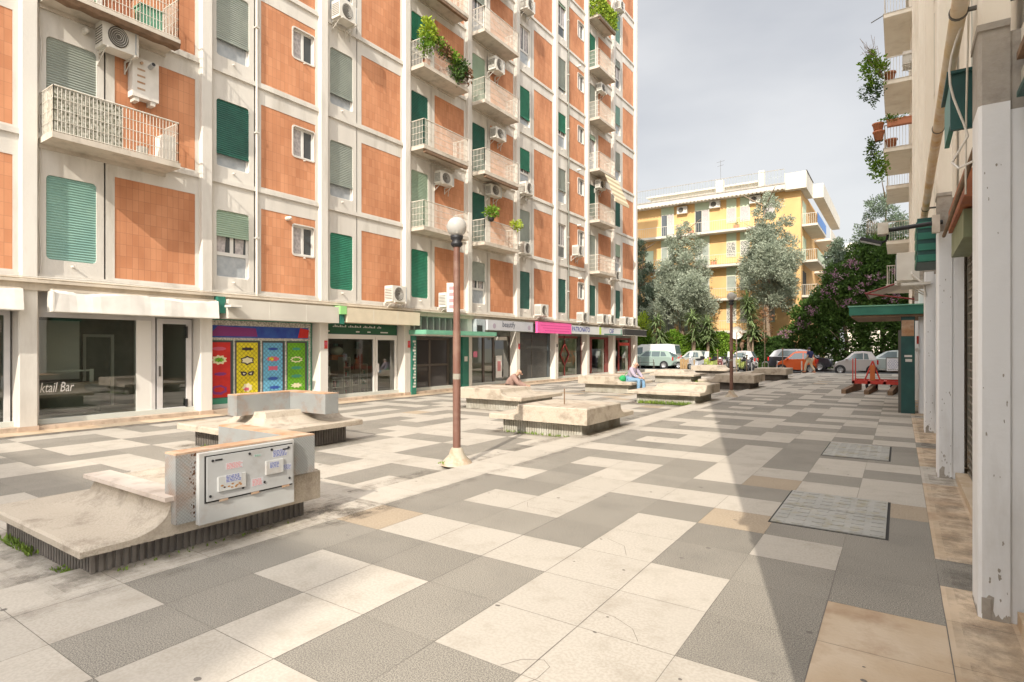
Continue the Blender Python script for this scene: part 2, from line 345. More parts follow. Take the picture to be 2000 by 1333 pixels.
b = MB(); rq = random.Random(31); gum = mat('dirt_spot', (.16, .14, .12), .9)
for i in range(420):
    x = rq.uniform(-14, .2); y = rq.uniform(1, 20)**1.0; r_ = rq.uniform(.006, .022)*(1 if rq.random() < .85 else 1.8); z = .0012 if x > GX0 else LZ+.0012
    el = rq.uniform(.5, 1); a0 = rq.random()*3; b.face([(x+r_*cos(a)*rq.uniform(.8, 1.2), y+r_*el*sin(a)*rq.uniform(.8, 1.2), z) for a in [a0+k*pi/4 for k in range(8)]], gum)
def crack(pts, w_=.003):
    for (x0, y0), (x1, y1) in zip(pts[:-1], pts[1:]):
        dx, dy = x1-x0, y1-y0; l = math.hypot(dx, dy); nx, ny = -dy/l*w_/2, dx/l*w_/2; b.face([(x0-nx, y0-ny, .0014), (x1-nx, y1-ny, .0014), (x1+nx, y1+ny, .0014), (x0+nx, y0+ny, .0014)], gum)
crack([(-1.72, 2.45), (-1.66, 2.56), (-1.56, 2.62), (-1.5, 2.58), (-1.5, 2.45), (-1.56, 2.3)]); crack([(-1.59, 3.3), (-1.45, 3.28), (-1.30, 3.2), (-1.22, 3.08)]); crack([(-2.7, 8.0), (-2.5, 7.98), (-2.3, 8.03)]); crack([(-3.3, 5.2), (-3.2, 5.05), (-3.05, 5.07), (-2.8, 5.03)]); crack([(-2.1, 4.6), (-1.9, 4.5), (-1.8, 4.3)]); crack([(-.35, 2.4), (-.1, 2.5), (.1, 2.46)], .006); 
dm = bpy.data.materials.new('dirt_shade_wash'); dm.use_nodes = True; t_ = dm.node_tree; n_ = t_.nodes; L_ = t_.links.new; n_['Principled BSDF'].inputs['Base Color'].default_value = (.13, .105, .08, 1); n_['Principled BSDF'].inputs['Roughness'].default_value = .95
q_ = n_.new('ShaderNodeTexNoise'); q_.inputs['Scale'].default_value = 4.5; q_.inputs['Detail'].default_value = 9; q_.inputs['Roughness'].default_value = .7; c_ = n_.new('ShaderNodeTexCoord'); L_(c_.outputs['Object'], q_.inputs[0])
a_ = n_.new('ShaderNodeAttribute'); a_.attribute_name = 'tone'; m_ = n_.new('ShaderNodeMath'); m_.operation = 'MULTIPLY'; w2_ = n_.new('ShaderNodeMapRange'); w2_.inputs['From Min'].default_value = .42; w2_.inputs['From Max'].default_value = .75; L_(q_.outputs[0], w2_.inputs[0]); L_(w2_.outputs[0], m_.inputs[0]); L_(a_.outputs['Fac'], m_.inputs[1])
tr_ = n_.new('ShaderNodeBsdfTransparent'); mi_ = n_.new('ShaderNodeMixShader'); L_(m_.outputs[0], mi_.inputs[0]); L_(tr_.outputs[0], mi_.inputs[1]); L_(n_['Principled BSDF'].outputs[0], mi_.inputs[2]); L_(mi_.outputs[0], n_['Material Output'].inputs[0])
def dirt_shade(x0, x1, y0, y1, z, k, fade=.12):
    for i in range(2):   # nested sheets: grime and painted contact shade, thinning out towards the edge
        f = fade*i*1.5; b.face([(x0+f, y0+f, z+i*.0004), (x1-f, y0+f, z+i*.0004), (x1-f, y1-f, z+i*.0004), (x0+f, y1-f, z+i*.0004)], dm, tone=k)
for (bx, by) in ((-4.87, 1.76), (-8.43, 5.27), (-4.95, 9.72), (-8.45, 12.9), (-5.0, 17.1), (-8.45, 20.4), (-8.45, 28.2), (-5.0, 24.6)): dirt_shade(bx-2.12, min(bx+.3, -5.1), by-.3, by+2.12, LZ+.002, .32, .07); dirt_shade(-5.09, bx+.3, by-.3, by+2.12, .002, .28, .05) if bx > -5.1 else None  # rings of grime that also paint contact shade round the planter bases
dirt_shade(-5.05, -4.3, 3.5, 4.3, .002, .55, .06); dirt_shade(-14.3, -13.7, -5, 40, LZ+.002, .2, .1); dirt_shade(.26, .60, .5, 42, .002, .3, .03); dirt_shade(-5.15-.4, -5.1, 1, 42, LZ+.002, .25, .05); dirt_shade(-4.6, -4.35, 1, 42, .002, .15, .03)
for i in range(20): x = rq.uniform(-13, -7); y = rq.uniform(3, 24); w3 = rq.uniform(.5, 1.6); dirt_shade(x-w3, x+w3, y-w3*.6, y+w3*.6, (.003 if x-w3 > GX0 else LZ+.003) if not (x-w3 < GX0 < x+w3) else LZ+.003, rq.uniform(.03, .09), .1)
for x in COLX[1:]: crack([(x+.001*rq.gauss(0, 1), 1.2+i*.31) for i in range(14)], .005 if x in (-1.585, -.39, .23, -2.755) else .002)
tag(b.build('pavement_marks'), kind='structure')

# ================================================================== LEFT APARTMENT BUILDING
XR, XW = -14.8, -14.95
R0, SP = 4.42, 3.654; RN = [R0+SP*n for n in range(-2, 10)]       # right edge of each rib
FH = 2.94; F0 = 3.10; NF = 9
ZT = F0+FH*NF
bl = thing('apartment_block', (XW, 4.42, 0), 'tall apartment block with white ribs and terracotta brick panels above a row of shops', 'building')
wall = MB(); bars = []
def ledge(y0, y1, z): wall.box(XW-.02, XW+.05, y0, y1, z-.02, z+.10, M['white'])
SH = {  # (bay, floor): colour, part of the opening covered, what shows below
 (1,1):('t',1,0),(1,2):('y',1,0),(1,3):('p',1,0),(2,1):('p',.36,'w'),(2,2):('d',.78,'f'),(2,3):('y',.72,'f'),(3,1):('g',1,0),(3,2):('y',.74,'f'),(3,3):('y',.78,'f'),(3,4):('p',.5,'w'),
 (4,1):('g',1,0),(4,2):('p',1,0),(4,3):('d',1,0),(4,4):('g',.45,'w'),(5,1):('y',.42,'w'),(5,2):('d',1,0),(5,3):('d',1,0),(5,4):('p',1,0),(5,5):('y',.25,'w'),
 (6,1):('d',1,0),(6,2):('y',.93,'f'),(6,3):('g',.52,'w'),(6,4):('g',.78,'f'),(6,5):('p',.0,'w'),(6,6):('y',.4,'w'),(7,1):('d',1,0),(7,2):('y',.0,'c'),(7,3):('y',.62,'w'),(7,4):('g',.5,'w'),(7,5):('y',.86,'f'),(7,6):('p',.05,'c'),
 (8,1):('d',1,0),(8,2):('y',1,0),(8,3):('d',.8,'w'),(8,4):('p',.1,'w'),(8,5):('y',1,0),(8,6):('g',1,0),(8,7):('p',.4,'w'),(9,1):('d',1,0),(9,2):('p',.4,'w'),(9,3):('d',1,0),(9,4):('y',.6,'w'),(9,5):('t',.6,'w'),(9,6):('y',.2,'c'),(9,7):('t',1,0)}
meshcache = {}
def window_at(root, y0, z0, w, h, col, cov, below, small=False, spout=True):
    key = (round(w, 2), round(h, 2), col, cov, below, small)
    if key not in meshcache:
        f = MB(); d = -.085
        if not small:
            f.box(d-.03, d+.01, 0, .05, 0, h, M['wframe']); f.box(d-.03, d+.01, w-.05, w, 0, h, M['wframe']); f.box(d-.03, d+.01, .05, w-.05, h-.05, h, M['wframe'])
            zr = h*.36
            if cov < .9:
                f.box(d-.03, d+.01, .05, w-.05, 0, .04, M['wframe'])
                if below != 'f' or cov < .6:
                    f.box(d-.03, d+.014, .05, w-.05, zr-.05, zr+.04, M['wframe']); f.box(d-.03, d+.012, w/2-.045, w/2+.045, zr+.04, h-.05, M['wframe'])
            f.cyl((-.02, w/2, -.11), (.10, w/2, -.125), .022, M['white'], n=8)
        else:
            for a, c in ((0, .05), (w/2-.04, w/2+.04), (w-.05, w)): f.box(d-.03, d+.01, a, c, 0, h, M['wframe'])
            f.box(d-.03, d+.01, .05, w-.05, 0, .05, M['wframe']); f.box(d-.03, d+.01, .05, w-.05, h-.05, h, M['wframe'])
            f.cyl((-.02, w/2, -.07), (.07, w/2, -.08), .018, M['white'], n=8)
        fo = f.build('window', root, False); fm = fo.data; bpy.data.objects.remove(fo)
        p = MB()
        if cov < .99 or small:
            zr = h*.36
            p.face([(-.1, 0, 0), (-.1, w, 0), (-.1, w, h), (-.1, 0, h)], M['pane'])
            if below == 'f': p.face([(-.094, .02, .02), (-.094, w-.02, .02), (-.094, w-.02, zr), (-.094, .02, zr)], M['panel'])
            if below in ('c', 'w') or small:
                q = [(.06, .3), (.62, .86)] if not small else [(.1, .42)]
                for a, c in q: p.face([(-.097, w*a, zr if not small else .05), (-.097, w*c, zr if not small else .05), (-.097, w*(c+.08), h-.05), (-.097, w*a, h-.05)], M['curtain'])
                if below == 'w': p.face([(-.095, .05, .04), (-.095, w-.05, .04), (-.095, w-.05, zr-.05), (-.095, .05, zr-.05)], M['panel'])
        pm = p.build('pane').data if p.v else None
        if pm: bpy.data.objects.remove(bpy.data.objects[-1]) if False else None
        sm = None
        if cov > .01 and not small:
            s = MB(); n = max(3, int(h*cov/.055)); zb = h*(1-cov)
            pts = []
            for i in range(n): z = h-(h-zb)*i/n; dz = (h-zb)/n; pts += [(-.035, z), (-.022, z-dz*.5), (-.035, z-dz*.93), (-.045, z-dz*.97)]
            pts.append((-.035, zb))
            if cov < .99: pts += [(-.01, zb), (-.01, zb-.05), (-.05, zb-.05)]
            for (xa, za), (xb, zb2) in zip(pts[:-1], pts[1:]): s.face([(xa, 0, za), (xa, w, za), (xb, w, zb2), (xb, 0, zb2)], M[col])
            sm = s.build('shutter').data
        meshcache[key] = (fm, pm, sm)
        for o in list(C.objects):
            if o.data in (pm, sm) and o.data is not None and o.parent is None: bpy.data.objects.remove(o)
    fm, pm, sm = meshcache[key]
    o = bpy.data.objects.new('window', fm); C.objects.link(o); o.parent = root; o.location = Vector((XW, y0, z0))-root.location
    for nm, me in (('pane', pm), ('shutter', sm)):
        if me: c = bpy.data.objects.new(nm, me); C.objects.link(c); c.parent = o
    return o
def zvis(Y): return 1.65+.604*(8.3+.83*Y)
HB = .07
for n in range(-2, 9):
    R = RN[n+2] if n+2 < len(RN) else None; bay = n+1; E = R+SP-.28
    topf = max(1, min(NF, int((zvis(R+SP)+1.5-F0)/FH)+1))
    for k in range(0, topf):
        z0 = F0+FH*k; z1 = z0+FH
        hole = (R+.18, R+1.10, z0+.43, z0+2.22)
        balc = bay in (1, 4, 5, 8) and k > 0
        if balc: hole = (R+.18, R+1.10, z0+.03, z0+2.22)
        ringpanel(wall, XW, R, R+1.245, z0, z1, hole, .09, M['white'])
        wall.box(XW-.05, XW-.03, R+1.245, R+1.275, z0, z1, M['dark'])
        bo = (R+1.46, R+3.28, z0+.15, z0+2.48)
        ringpanel(wall, XW, R+1.275, E, z0, z1, bo, .012, M['white'], depth=.02)
        ledge(R, E, z0)
        col, cov, below = SH.get((bay, k+1), random.choice([('y', 1, 0), ('p', .7, 'w'), ('d', 1, 0), ('g', .5, 'w')]))
        if n >= 0: window_at(bl, hole[0], hole[2], .92, hole[3]-hole[2], col, cov, below)
        else: wall.box(XW-.1, XW-.08, hole[0], hole[1], hole[2], hole[3], M['y'])
        bp = MB(); sw = bay in (2, 7)
        if sw:
            h2 = (R+2.50, R+3.24, z0+1.34, z0+2.22)
            ringpanel(bp, XW-.012, bo[0], bo[1], bo[2], bo[3], h2, .07, M['brick'], depth=.09, mrev=M['white'])
            P1 = rrect(h2[0]-.04, h2[1]+.035, h2[2]-.04, h2[3]+.04, .09); P2 = rrect(*h2, .07); m_ = len(P1)
            wall.poly([(XW+.006, a, b_) for a, b_ in P1]+[(XW+.006, a, b_) for a, b_ in P2]+[(XW-.03, a, b_) for a, b_ in P1], [(i, (i+1) % m_, m_+(i+1) % m_, m_+i) for i in range(m_)]+[(i, (i+1) % m_, 2*m_+(i+1) % m_, 2*m_+i) for i in range(m_)], M['white'])
            window_at(bl, h2[0], h2[2], h2[1]-h2[0], h2[3]-h2[2], 'y', .0, 's', small=True)
        else: bp.face([(XW-.012, bo[0], bo[2]), (XW-.012, bo[1], bo[2]), (XW-.012, bo[1], bo[3]), (XW-.012, bo[0], bo[3])], M['brick'])
        if n >= -1: bp.build('brick_panel', bl)
        else: wall.box(XW-.03, XW-.012, bo[0], bo[1], bo[2], bo[3], M['brick'])
    zt = F0+FH*topf
    if zt < ZT: wall.box(XW-.05, XW, R, E, zt, ZT, M['white'])
YA, YB = RN[0]-.3, RN[11]
wall.box(-27, XW-.14, YA, YB, F0-.1, ZT, M['white']); wall.box(XW-.14, XW, YB-.28, YB, 0, ZT, M['white']); wall.box(-27, XW-.14, YA, YB, LZ, LZ+.2, M['inter'])
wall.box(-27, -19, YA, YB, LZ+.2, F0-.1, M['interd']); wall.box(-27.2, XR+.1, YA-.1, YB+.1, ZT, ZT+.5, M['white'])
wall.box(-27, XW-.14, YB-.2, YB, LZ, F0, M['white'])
for n in range(0, 12):
    if n < 11: wall.box(-19, XW-.14, RN[n]-.22, RN[n]-.06, LZ, F0-.1, M['inter'])
wall.build('wall', bl)
for n in range(1, 12):
    y1 = RN[n]; y0 = y1-.28
    b = MB(); c = .02
    prof = [(XW-.1, y0), (XR-c, y0), (XR, y0+c), (XR, y1-c), (XR-c, y1), (XW-.1, y1)]
    b.poly([(x, y, 3.04) for x, y in prof]+[(x, y, ZT) for x, y in prof], [(i, i+1, 7+i, 6+i) for i in range(5)], M['rib'])
    b.build('rib', bl)
    b = MB(); y0 -= .04
    prof = [(XW-.3, y0), (XR-c, y0), (XR, y0+c), (XR, y1-c), (XR-c, y1), (XW-.3, y1)]
    b.poly([(x, y, LZ) for x, y in prof]+[(x, y, 2.96) for x, y in prof], [(i, i+1, 7+i, 6+i) for i in range(5)], M['rib'])
    b.box(XW-.28, XR+.012, y0-.012, y1+.012, LZ, LZ+.1, mat('pillar_foot', (.55, .42, .32), .85, (.45, .33, .24), 4))
    b.build('pillar', bl)
# cornice over the shops
b = MB(); b.box(XW-.1, XR+.16, YA, YB+.1, 2.99, 3.05, M['beige']); b.box(XW-.1, XR+.06, YA, YB+.05, 2.84, 2.99, M['beige'])
b.tube([(XR+.1, YA, 3.08), (XR+.1, 12, 3.075), (XR+.1, YB, 3.08)], .018, M['beige'])
b.tube([(XR+.04, YA, 3.12)]+[(XR+.05, YA+i*1.1, 3.10+.02*((i*7) % 3)) for i in range(1, 38)], .012, M['acw'], n=4)
b.build('cornice', bl)
# doorsteps
b = MB(); b.box(XW-.5, XR-.02, YA, YB, LZ, LZ+.09, mat('threshold', (.55, .43, .33), .8, (.42, .33, .25), 3, stain=(.2, .15, .1), sts=4)); b.build('doorstep', bl)
# drain pipes
for y in (RN[3]+1.30, RN[8]+1.30):
    b = MB(); b.cyl((XW+.05, y, 3.1), (XW+.05, y, ZT), .035, M['rib'] if y < 20 else M['interd'], n=8)
    for k in range(9): b.box(XW-.01, XW+.1, y-.055, y+.055, F0+FH*k+1.6, F0+FH*k+1.64, M['rib'])
    b.build('drainpipe', bl)
b = MB(); b.tube([(XW+.02+.02*sin(i*1.9), R0+.06+.03*sin(i*1.3), 3.05+i*.45) for i in range(16)], .012, M['fabric'], n=5); b.build('cable', bl)
for y, z in ((10.35, 5.45), (R0+.85, 8.62+FH*0), (28.9, 5.55), (28.8, 8.5), (28.8, 11.6), (28.8, 17.4)):
    b = MB(); b.cyl((XW, y, z), (XW+.16, y, z), .06, M['acw'], n=10); b.sph((XW+.17, y, z), .055, M['acw']); b.build('wall_vent', bl)
# balconies
BX = -14.2
def balcony(R, k, y1, variant=''):
    z = F0+FH*k; y0 = R+.05
    b = MB(); b.box(XW, BX, y0, y1, z-.12, z, M['slab']); b.box(XW, XW+.05, y0, y1, z-.2, z-.12, M['slab'])
    if variant == 'awn': b.box(BX-.13, BX-.01, y0+.1, y1-.05, z-.24, z-.13, M['wood'])
    sl_ = b.build('balcony', bl)
    b = MB(); x = BX-.03; h = .95; r = .0085
    def run(p, q):
        p, q = Vector(p), Vector(q); L_ = (q-p).length; nn = int(L_/.068)
        for i in range(nn+1):
            a = p.lerp(q, i/nn); b.cyl(a, a+Vector((0, 0, h)), r, M['rail'], n=4, cap=False)
        for zz, rr_ in ((.03, .012), (.25, .008), (.48, .008), (.71, .008), (h, .018)):
            b.cyl(p+Vector((0, 0, zz)), q+Vector((0, 0, zz)), rr_, M['rail'], n=5, cap=False)
    run((XW, y0+.03, z), (x, y0+.03, z)); run((x, y0+.03, z), (x, y1-.03, z)); run((x, y1-.03, z), (XW, y1-.03, z))
    b.build('railing', sl_, False)
    return sl_, z, y0, y1
bals = {}
for R, ks, y1, vs in ((RN[2], (1, 2), RN[2]+2.55, {1: ''}), (RN[5], (1, 2, 3, 4), RN[5]+2.65, {2: 'awn', 4: 'awn'}), (RN[6], (1, 2, 3, 4, 5), RN[6]+2.65, {2: 'awn'}), (RN[9], (1, 2, 3, 4, 5, 6, 7), RN[9]+2.35, {6: 'awn'})):
    for k in ks: bals[(R, k)] = balcony(R, k, y1, vs.get(k, ''))
mesh_ivy = mat('screen_ivy', (.62, .60, .52), .9, (.12, .12, .07), 16)
_, z, y0, y1 = bals[(RN[2], 1)]
b = MB(); b.box(BX-.06, BX-.05, y0+.04, y0+1.28, z+.02, z+.93, mesh_ivy); b.box(XW+.05, BX-.06, y0+.05, y0+.06, z+.02, z+.93, mesh_ivy)
tag(b.build('balcony_screen', None), 'mottled privacy screen tied inside the railing of the lowest balcony on the left', 'screen')
b = MB(); b.box(BX-.5, BX-.1, y1-.34, y1-.06, z, z+.62, M['fabric']); tag(b.build('storage_box', None), 'white storage box at the far end of the lowest left balcony', 'box')
b = MB(); b.cyl((BX-.2, y1-.75, z), (BX-.2, y1-.75, z+.2), .1, M['acw'], .13); tag(b.build('bucket', None), 'white bucket on the lowest left balcony beside the storage box', 'bucket')
_, z, y0, y1 = bals[(RN[2], 2)]
for i, (yy, m, hh, lab) in enumerate(((y0+.5, 'acw', .7, 'white cabinet on the top left balcony'), (y0+1.25, 'terra', .5, 'orange crate on the top left balcony'), (y0+1.9, 'greenp', .5, 'pale green tub on the top left balcony'))):
    b = MB(); b.box(BX-.45, BX-.12, yy-.2, yy+.25, z, z+hh, M[m]); b.box(BX-.48, BX-.09, yy-.23, yy+.28, z+hh, z+hh+.03, M[m]); tag(b.build('balcony_box', None), lab, 'box')
b = MB()   # torn brown awning cloth hanging under the top left balcony
pts = [(BX+.02, y0+.1+i*.24, z-.16-.05*abs(sin(i*1.7))) for i in range(11)]
for (a, c, d), (a2, c2, d2) in zip(pts[:-1], pts[1:]):
    b.face([(a, c, z-.1), (a2, c2, z-.1), (a2-.05, c2, d2), (a-.05, c, d)], M['wood']); b.face([(a-.05, c, d), (a2-.05, c2, d2), (a2-.3, c2, d2+.02), (a-.3, c, d+.02)], M['wood'])
tag(b.build('rolled_awning', None), 'ragged brown awning rolled up beneath the top left balcony', 'awning')
# striped awning on the eighth bay
b = MB(); z = F0+FH*3-.15; ya, yb = RN[9]+.75, RN[9]+2.75; st = [mat('awning_stripe_a', (.68, .58, .40), .9), mat('awning_stripe_b', (.42, .34, .22), .9)]
for i in range(9):
    a0, a1 = i/9, (i+1)/9
    f = lambda t, y: (BX-.02+.55*t, y+.25*t, z-1.45*t)
    b.face([f(a0, ya), f(a0, yb), f(a1, yb), f(a1, ya)], st[i % 2])
b.box(BX+.5, BX+.56, ya+.22, yb+.28, z-1.62, z-1.43, st[0])
b.cyl((BX-.05, ya-.02, z-.7), (BX+.5, ya+.2, z-1.42), .015, M['acd']); b.cyl((BX-.05, yb, z-.7), (BX+.5, yb+.2, z-1.42), .015, M['acd'])
tag(b.build('striped_awning', None), 'beige and brown striped awning sloping down from a balcony near the far end', 'awning')

# ------------------------------------------------------------------ shop fronts (ground floor of the block)
XG = -15.15
def rects(mb, x, lst, d=.05):
    for (y0, y1, z0, z1, m) in lst: mb.box(x-d, x, y0, y1, z0, z1, m)
def frame(mb, x, y0, y1, z0, z1, t, m, d=.06):
    mb.box(x-d, x, y0, y0+t, z0, z1, m); mb.box(x-d, x, y1-t, y1, z0, z1, m); mb.box(x-d, x, y0+t, y1-t, z0, z0+t, m); mb.box(x-d, x, y0+t, y1-t, z1-t, z1, m)
def pane(name, root, x, y0, y1, z0, z1, m):
    b = MB(); b.face([(x, y0, z0), (x, y1, z0), (x, y1, z1), (x, y0, z1)], m); return b.build(name, root)
Z0 = LZ+.09
# bay 0 : glazed front, mostly outside the frame
f = MB(); a, e = RN[1]+.05, RN[2]-.36
frame(f, XG, a, e, Z0, 2.42, .1, M['alu']); f.box(XG-.06, XG, a, e, 2.42, 2.9, M['alu'])
f.build('shop_window_frame', bl); pane('shop_window_pane', bl, XG-.03, a+.1, e-.1, Z0+.1, 2.32, M['glass'])
# bay 1 : the bar
a, e = RN[2]+.03, RN[3]-.36
f = MB(); f.box(XG-.06, XG, a, e, 2.4, 2.86, M['alu']); frame(f, XG, a, RN[2]+2.42, Z0, 2.4, .09, M['alu']); f.box(XG-.06, XG-.01, RN[2]+2.0, RN[2]+2.42, Z0+.1, 2.32, M['wframe'])
f.box(XG-.09, XG-.05, RN[2]+1.98, RN[2]+2.02, Z0+.09, 2.31, M['alu'])
f.build('shop_window_frame', bl)
p = pane('shop_window_pane', bl, XG-.03, a+.09, RN[2]+2.0, Z0+.09, 2.31, M['glass'])
text('ktail Bar', .30, (XG-.02, a+.10, .70), FL, M['wframe'], 'lettering', bl, bold=.001, sx=.60, shear=.25)
f = MB(); frame(f, XG, RN[2]+2.46, e, Z0, 2.38, .13, M['alu']); f.box(XG, XG+.05, e-.16, e-.12, 1.9, 2.2, M['black']); f.box(XG, XG+.05, e-.16, e-.12, .15, .35, M['black']); f.box(XG, XG+.04, RN[2]+2.5, RN[2]+2.53, .95, 1.2, M['acd'])
dr = f.build('door', bl)
b = MB(); b.face([(XG-.03, RN[2]+2.59, Z0+.13), (XG-.03, e-.13, Z0+.13), (XG-.03, e-.13, 2.25), (XG-.03, RN[2]+2.59, 2.25)], M['glass']); b.build('door_pane', dr, False)
b = MB()   # things standing inside the bar
b.box(-16.6, -16.55, a, a+1.3, .9, 2.3, M['wframe']); b.box(-16.4, -15.9, a+.2, a+1.5, .0, .85, M['interd']); b.box(-16.0, -15.95, a+1.3, a+1.38, 0, 1.15, M['wframe']); b.box(-16.0, -15.95, a, a+1.3, 1.1, 1.14, M['wframe']); b.box(-15.95, -15.9, a, a+1.38, .12, .2, M['wframe'])
frame(b, -17.2, a+1.6, a+2.3, .0, 2.0, .07, M['wframe']); b.box(-17.3, -17.25, a-.2, e, 0, 2.7, M['interd'])
tag(b.build('bar_counter'), 'pale counter and door frame seen through the glass of the bar', 'counter')
# bay 2 : painted roller shutter
a, e = RN[3]+.02, RN[4]-.36
sh = thing('roller_shutter', (XG, a, LZ), 'closed roller shutter painted with red, yellow, blue and green panels under a blue band', 'shutter')
grn = mat('mural_green', (.05, .26, .16), .6)
f = MB()
for i in range(48):
    z = LZ+.02+i*.055; f.box(XG-.03, XG-.004 if i % 2 else XG, a, e, z, z+.054, grn)
f.build('slats', sh)
chain = mat('mural_chain', (.62, .58, .50), .6, speck=((.30, .28, .24), 30))
tapeb = mat('mural_tape', (.06, .055, .06), .6)
def netmat(name, c):
    m = mat(name, c, .6, tuple(x*.82 for x in c), 4); t = m.node_tree; n = t.nodes; L = t.links.new; b = n['Principled BSDF']
    tcn = n.new('ShaderNodeTexCoord'); sx = n.new('ShaderNodeSeparateXYZ'); L(tcn.outputs['Object'], sx.inputs[0]); prev = None
    for sg in (1, -1):
        ma = n.new('ShaderNodeMath'); ma.operation = 'MULTIPLY_ADD'; ma.inputs[1].default_value = sg; L(sx.outputs['Z'], ma.inputs[0]); L(sx.outputs['Y'], ma.inputs[2])
        mu = n.new('ShaderNodeMath'); mu.operation = 'MULTIPLY'; mu.inputs[1].default_value = 8.0; L(ma.outputs[0], mu.inputs[0])
        fr = n.new('ShaderNodeMath'); fr.operation = 'FRACT'; L(mu.outputs[0], fr.inputs[0])
        lt = n.new('ShaderNodeMath'); lt.operation = 'LESS_THAN'; lt.inputs[1].default_value = .13; L(fr.outputs[0], lt.inputs[0])
        if prev is None: prev = lt.outputs[0]
        else:
            mxx = n.new('ShaderNodeMath'); mxx.operation = 'MAXIMUM'; L(prev, mxx.inputs[0]); L(lt.outputs[0], mxx.inputs[1]); prev = mxx.outputs[0]
    q = n.new('ShaderNodeMixRGB'); q.inputs[2].default_value = (*[x*.25 for x in c], 1); L(b.inputs['Base Color'].links[0].from_socket, q.inputs[1]); L(prev, q.inputs[0]); L(q.outputs[0], b.inputs['Base Color']); return m
mc = {'r': mat('mural_red', (.58, .025, .018), .6, (.48, .015, .012), 4), 'y': netmat('mural_yellow', (.80, .66, .02)), 'b': netmat('mural_sky', (.16, .46, .66)), 'g': netmat('mural_lime', (.16, .44, .015)), 'k': mat('mural_ink', (.03, .02, .03), .6),
      'n': mat('mural_navy', (.02, .05, .30), .6, (.03, .09, .36), 5), 'p': mat('mural_purple', (.22, .03, .16), .6), 'w': mat('mural_cream', (.72, .66, .42), .6), 'm': mat('mural_magenta', (.55, .10, .16), .6)}
f = MB(); x = XG+.006
f.box(x-.004, x, a+.02, e-.08, 1.93, 2.26, mc['n']); f.box(x-.004, x+.001, a+.02, e-.04, 1.86, 1.93, chain); f.box(x-.004, x+.001, a+.02, e-.04, 2.26, 2.40, chain); f.box(x-.004, x+.002, e-.12, e-.05, .3, 2.4, chain)
rq = random.Random(5)
f.poly([(x+.002, a+.05, 1.97), (x+.002, a+1.45, 1.97), (x+.002, a+1.4, 2.2), (x+.002, a+.3, 2.24)], [(0, 1, 2, 3)], mc['p'])
f.poly([(x+.003, e-.5, 1.95), (x+.003, e-.14, 1.95), (x+.003, e-.1, 2.2), (x+.003, e-.42, 2.25)], [(0, 1, 2, 3)], mc['r'])
f.build('upper_band', sh)
for (ya, yb, c) in ((0, .62, 'r'), (.80, 1.43, 'y'), (1.60, 2.22, 'b'), (2.39, 3.0, 'g')):
    f = MB(); ya += a+.03; yb += a+.03
    f.box(x-.004, x, ya-.07, yb+.07, .30, 1.85, tapeb); f.box(x, x+.003, ya, yb, .32, 1.80, mc[c])
    if c != 'g': f.box(x-.003, x+.002, yb+.085, yb+.135, .30, 1.86, chain)
    X3 = x+.005; cy = (ya+yb)/2
    def burst(cy, cz, ry, rz_, m, k=9, jag=.28, x3=X3):
        P = [(x3, cy+ry*(1+(jag if i % 2 else -jag)*.5)*cos(pi*i/k), cz+rz_*(1+(jag if i % 2 else -jag)*.5)*sin(pi*i/k)) for i in range(2*k)]
        f.poly([(x3, cy, cz)]+P, [(0, i+1, (i+1) % (2*k)+1) for i in range(2*k)], m)
    if c == 'r': burst(cy, 1.33, .2, .12, mc['w']); burst(cy, 1.33, .13, .06, mc['g'], x3=X3+.001); burst(cy, 1.63, .19, .05, mc['m'], jag=.1); burst(cy+.03, .95, .17, .045, mc['p'], jag=.2); burst(cy, .52, .22, .13, mc['p'], 7, .15); burst(cy, .53, .15, .07, mc['r'], 7, .2, X3+.001)
    if c == 'y':
        burst(cy, 1.62, .19, .045, mc['k'], jag=.3); burst(cy, 1.3, .2, .12, mc['k'], 6, .3); burst(cy, 1.3, .16, .08, mc['w'], 6, .3, X3+.001)
        for s in (-1, 1): f.poly([(X3, cy, .93), (X3, cy+s*.05, .99), (X3, cy+s*.21, 1.0), (X3, cy+s*.17, .88), (X3, cy+s*.06, .87)], [(0, 1, 2, 3, 4)], mc['k']); f.poly([(X3+.001, cy+s*.05, .94), (X3+.001, cy+s*.14, .96), (X3+.001, cy+s*.11, .9)], [(0, 1, 2)], mc['w'])
        burst(cy, .54, .14, .12, mc['w'], 7, .3); burst(cy-.03, .5, .08, .05, mc['m'], 5, .3, X3+.001)
    if c == 'b': burst(cy, 1.62, .17, .04, mc['n'], jag=.2); burst(cy, 1.33, .2, .07, mc['m']); burst(cy-.05, 1.33, .08, .05, mc['y'], x3=X3+.001); burst(cy, 1.06, .18, .07, mc['m'], 4, .5); burst(cy, .76, .18, .05, mc['n'], jag=.4); burst(cy+.05, .5, .17, .05, mc['n'], jag=.4)
    if c == 'g': burst(cy, 1.62, .15, .04, grn, jag=.2); burst(cy, 1.3, .2, .09, mc['w'], jag=.3); burst(cy, 1.3, .15, .05, mc['g'], x3=X3+.001); burst(cy, 1.05, .19, .05, grn, jag=.4); burst(cy, .8, .19, .05, grn, jag=.4); burst(cy, .52, .18, .07, mc['w'], 8, .5)
    f.build('mural_panel', sh)
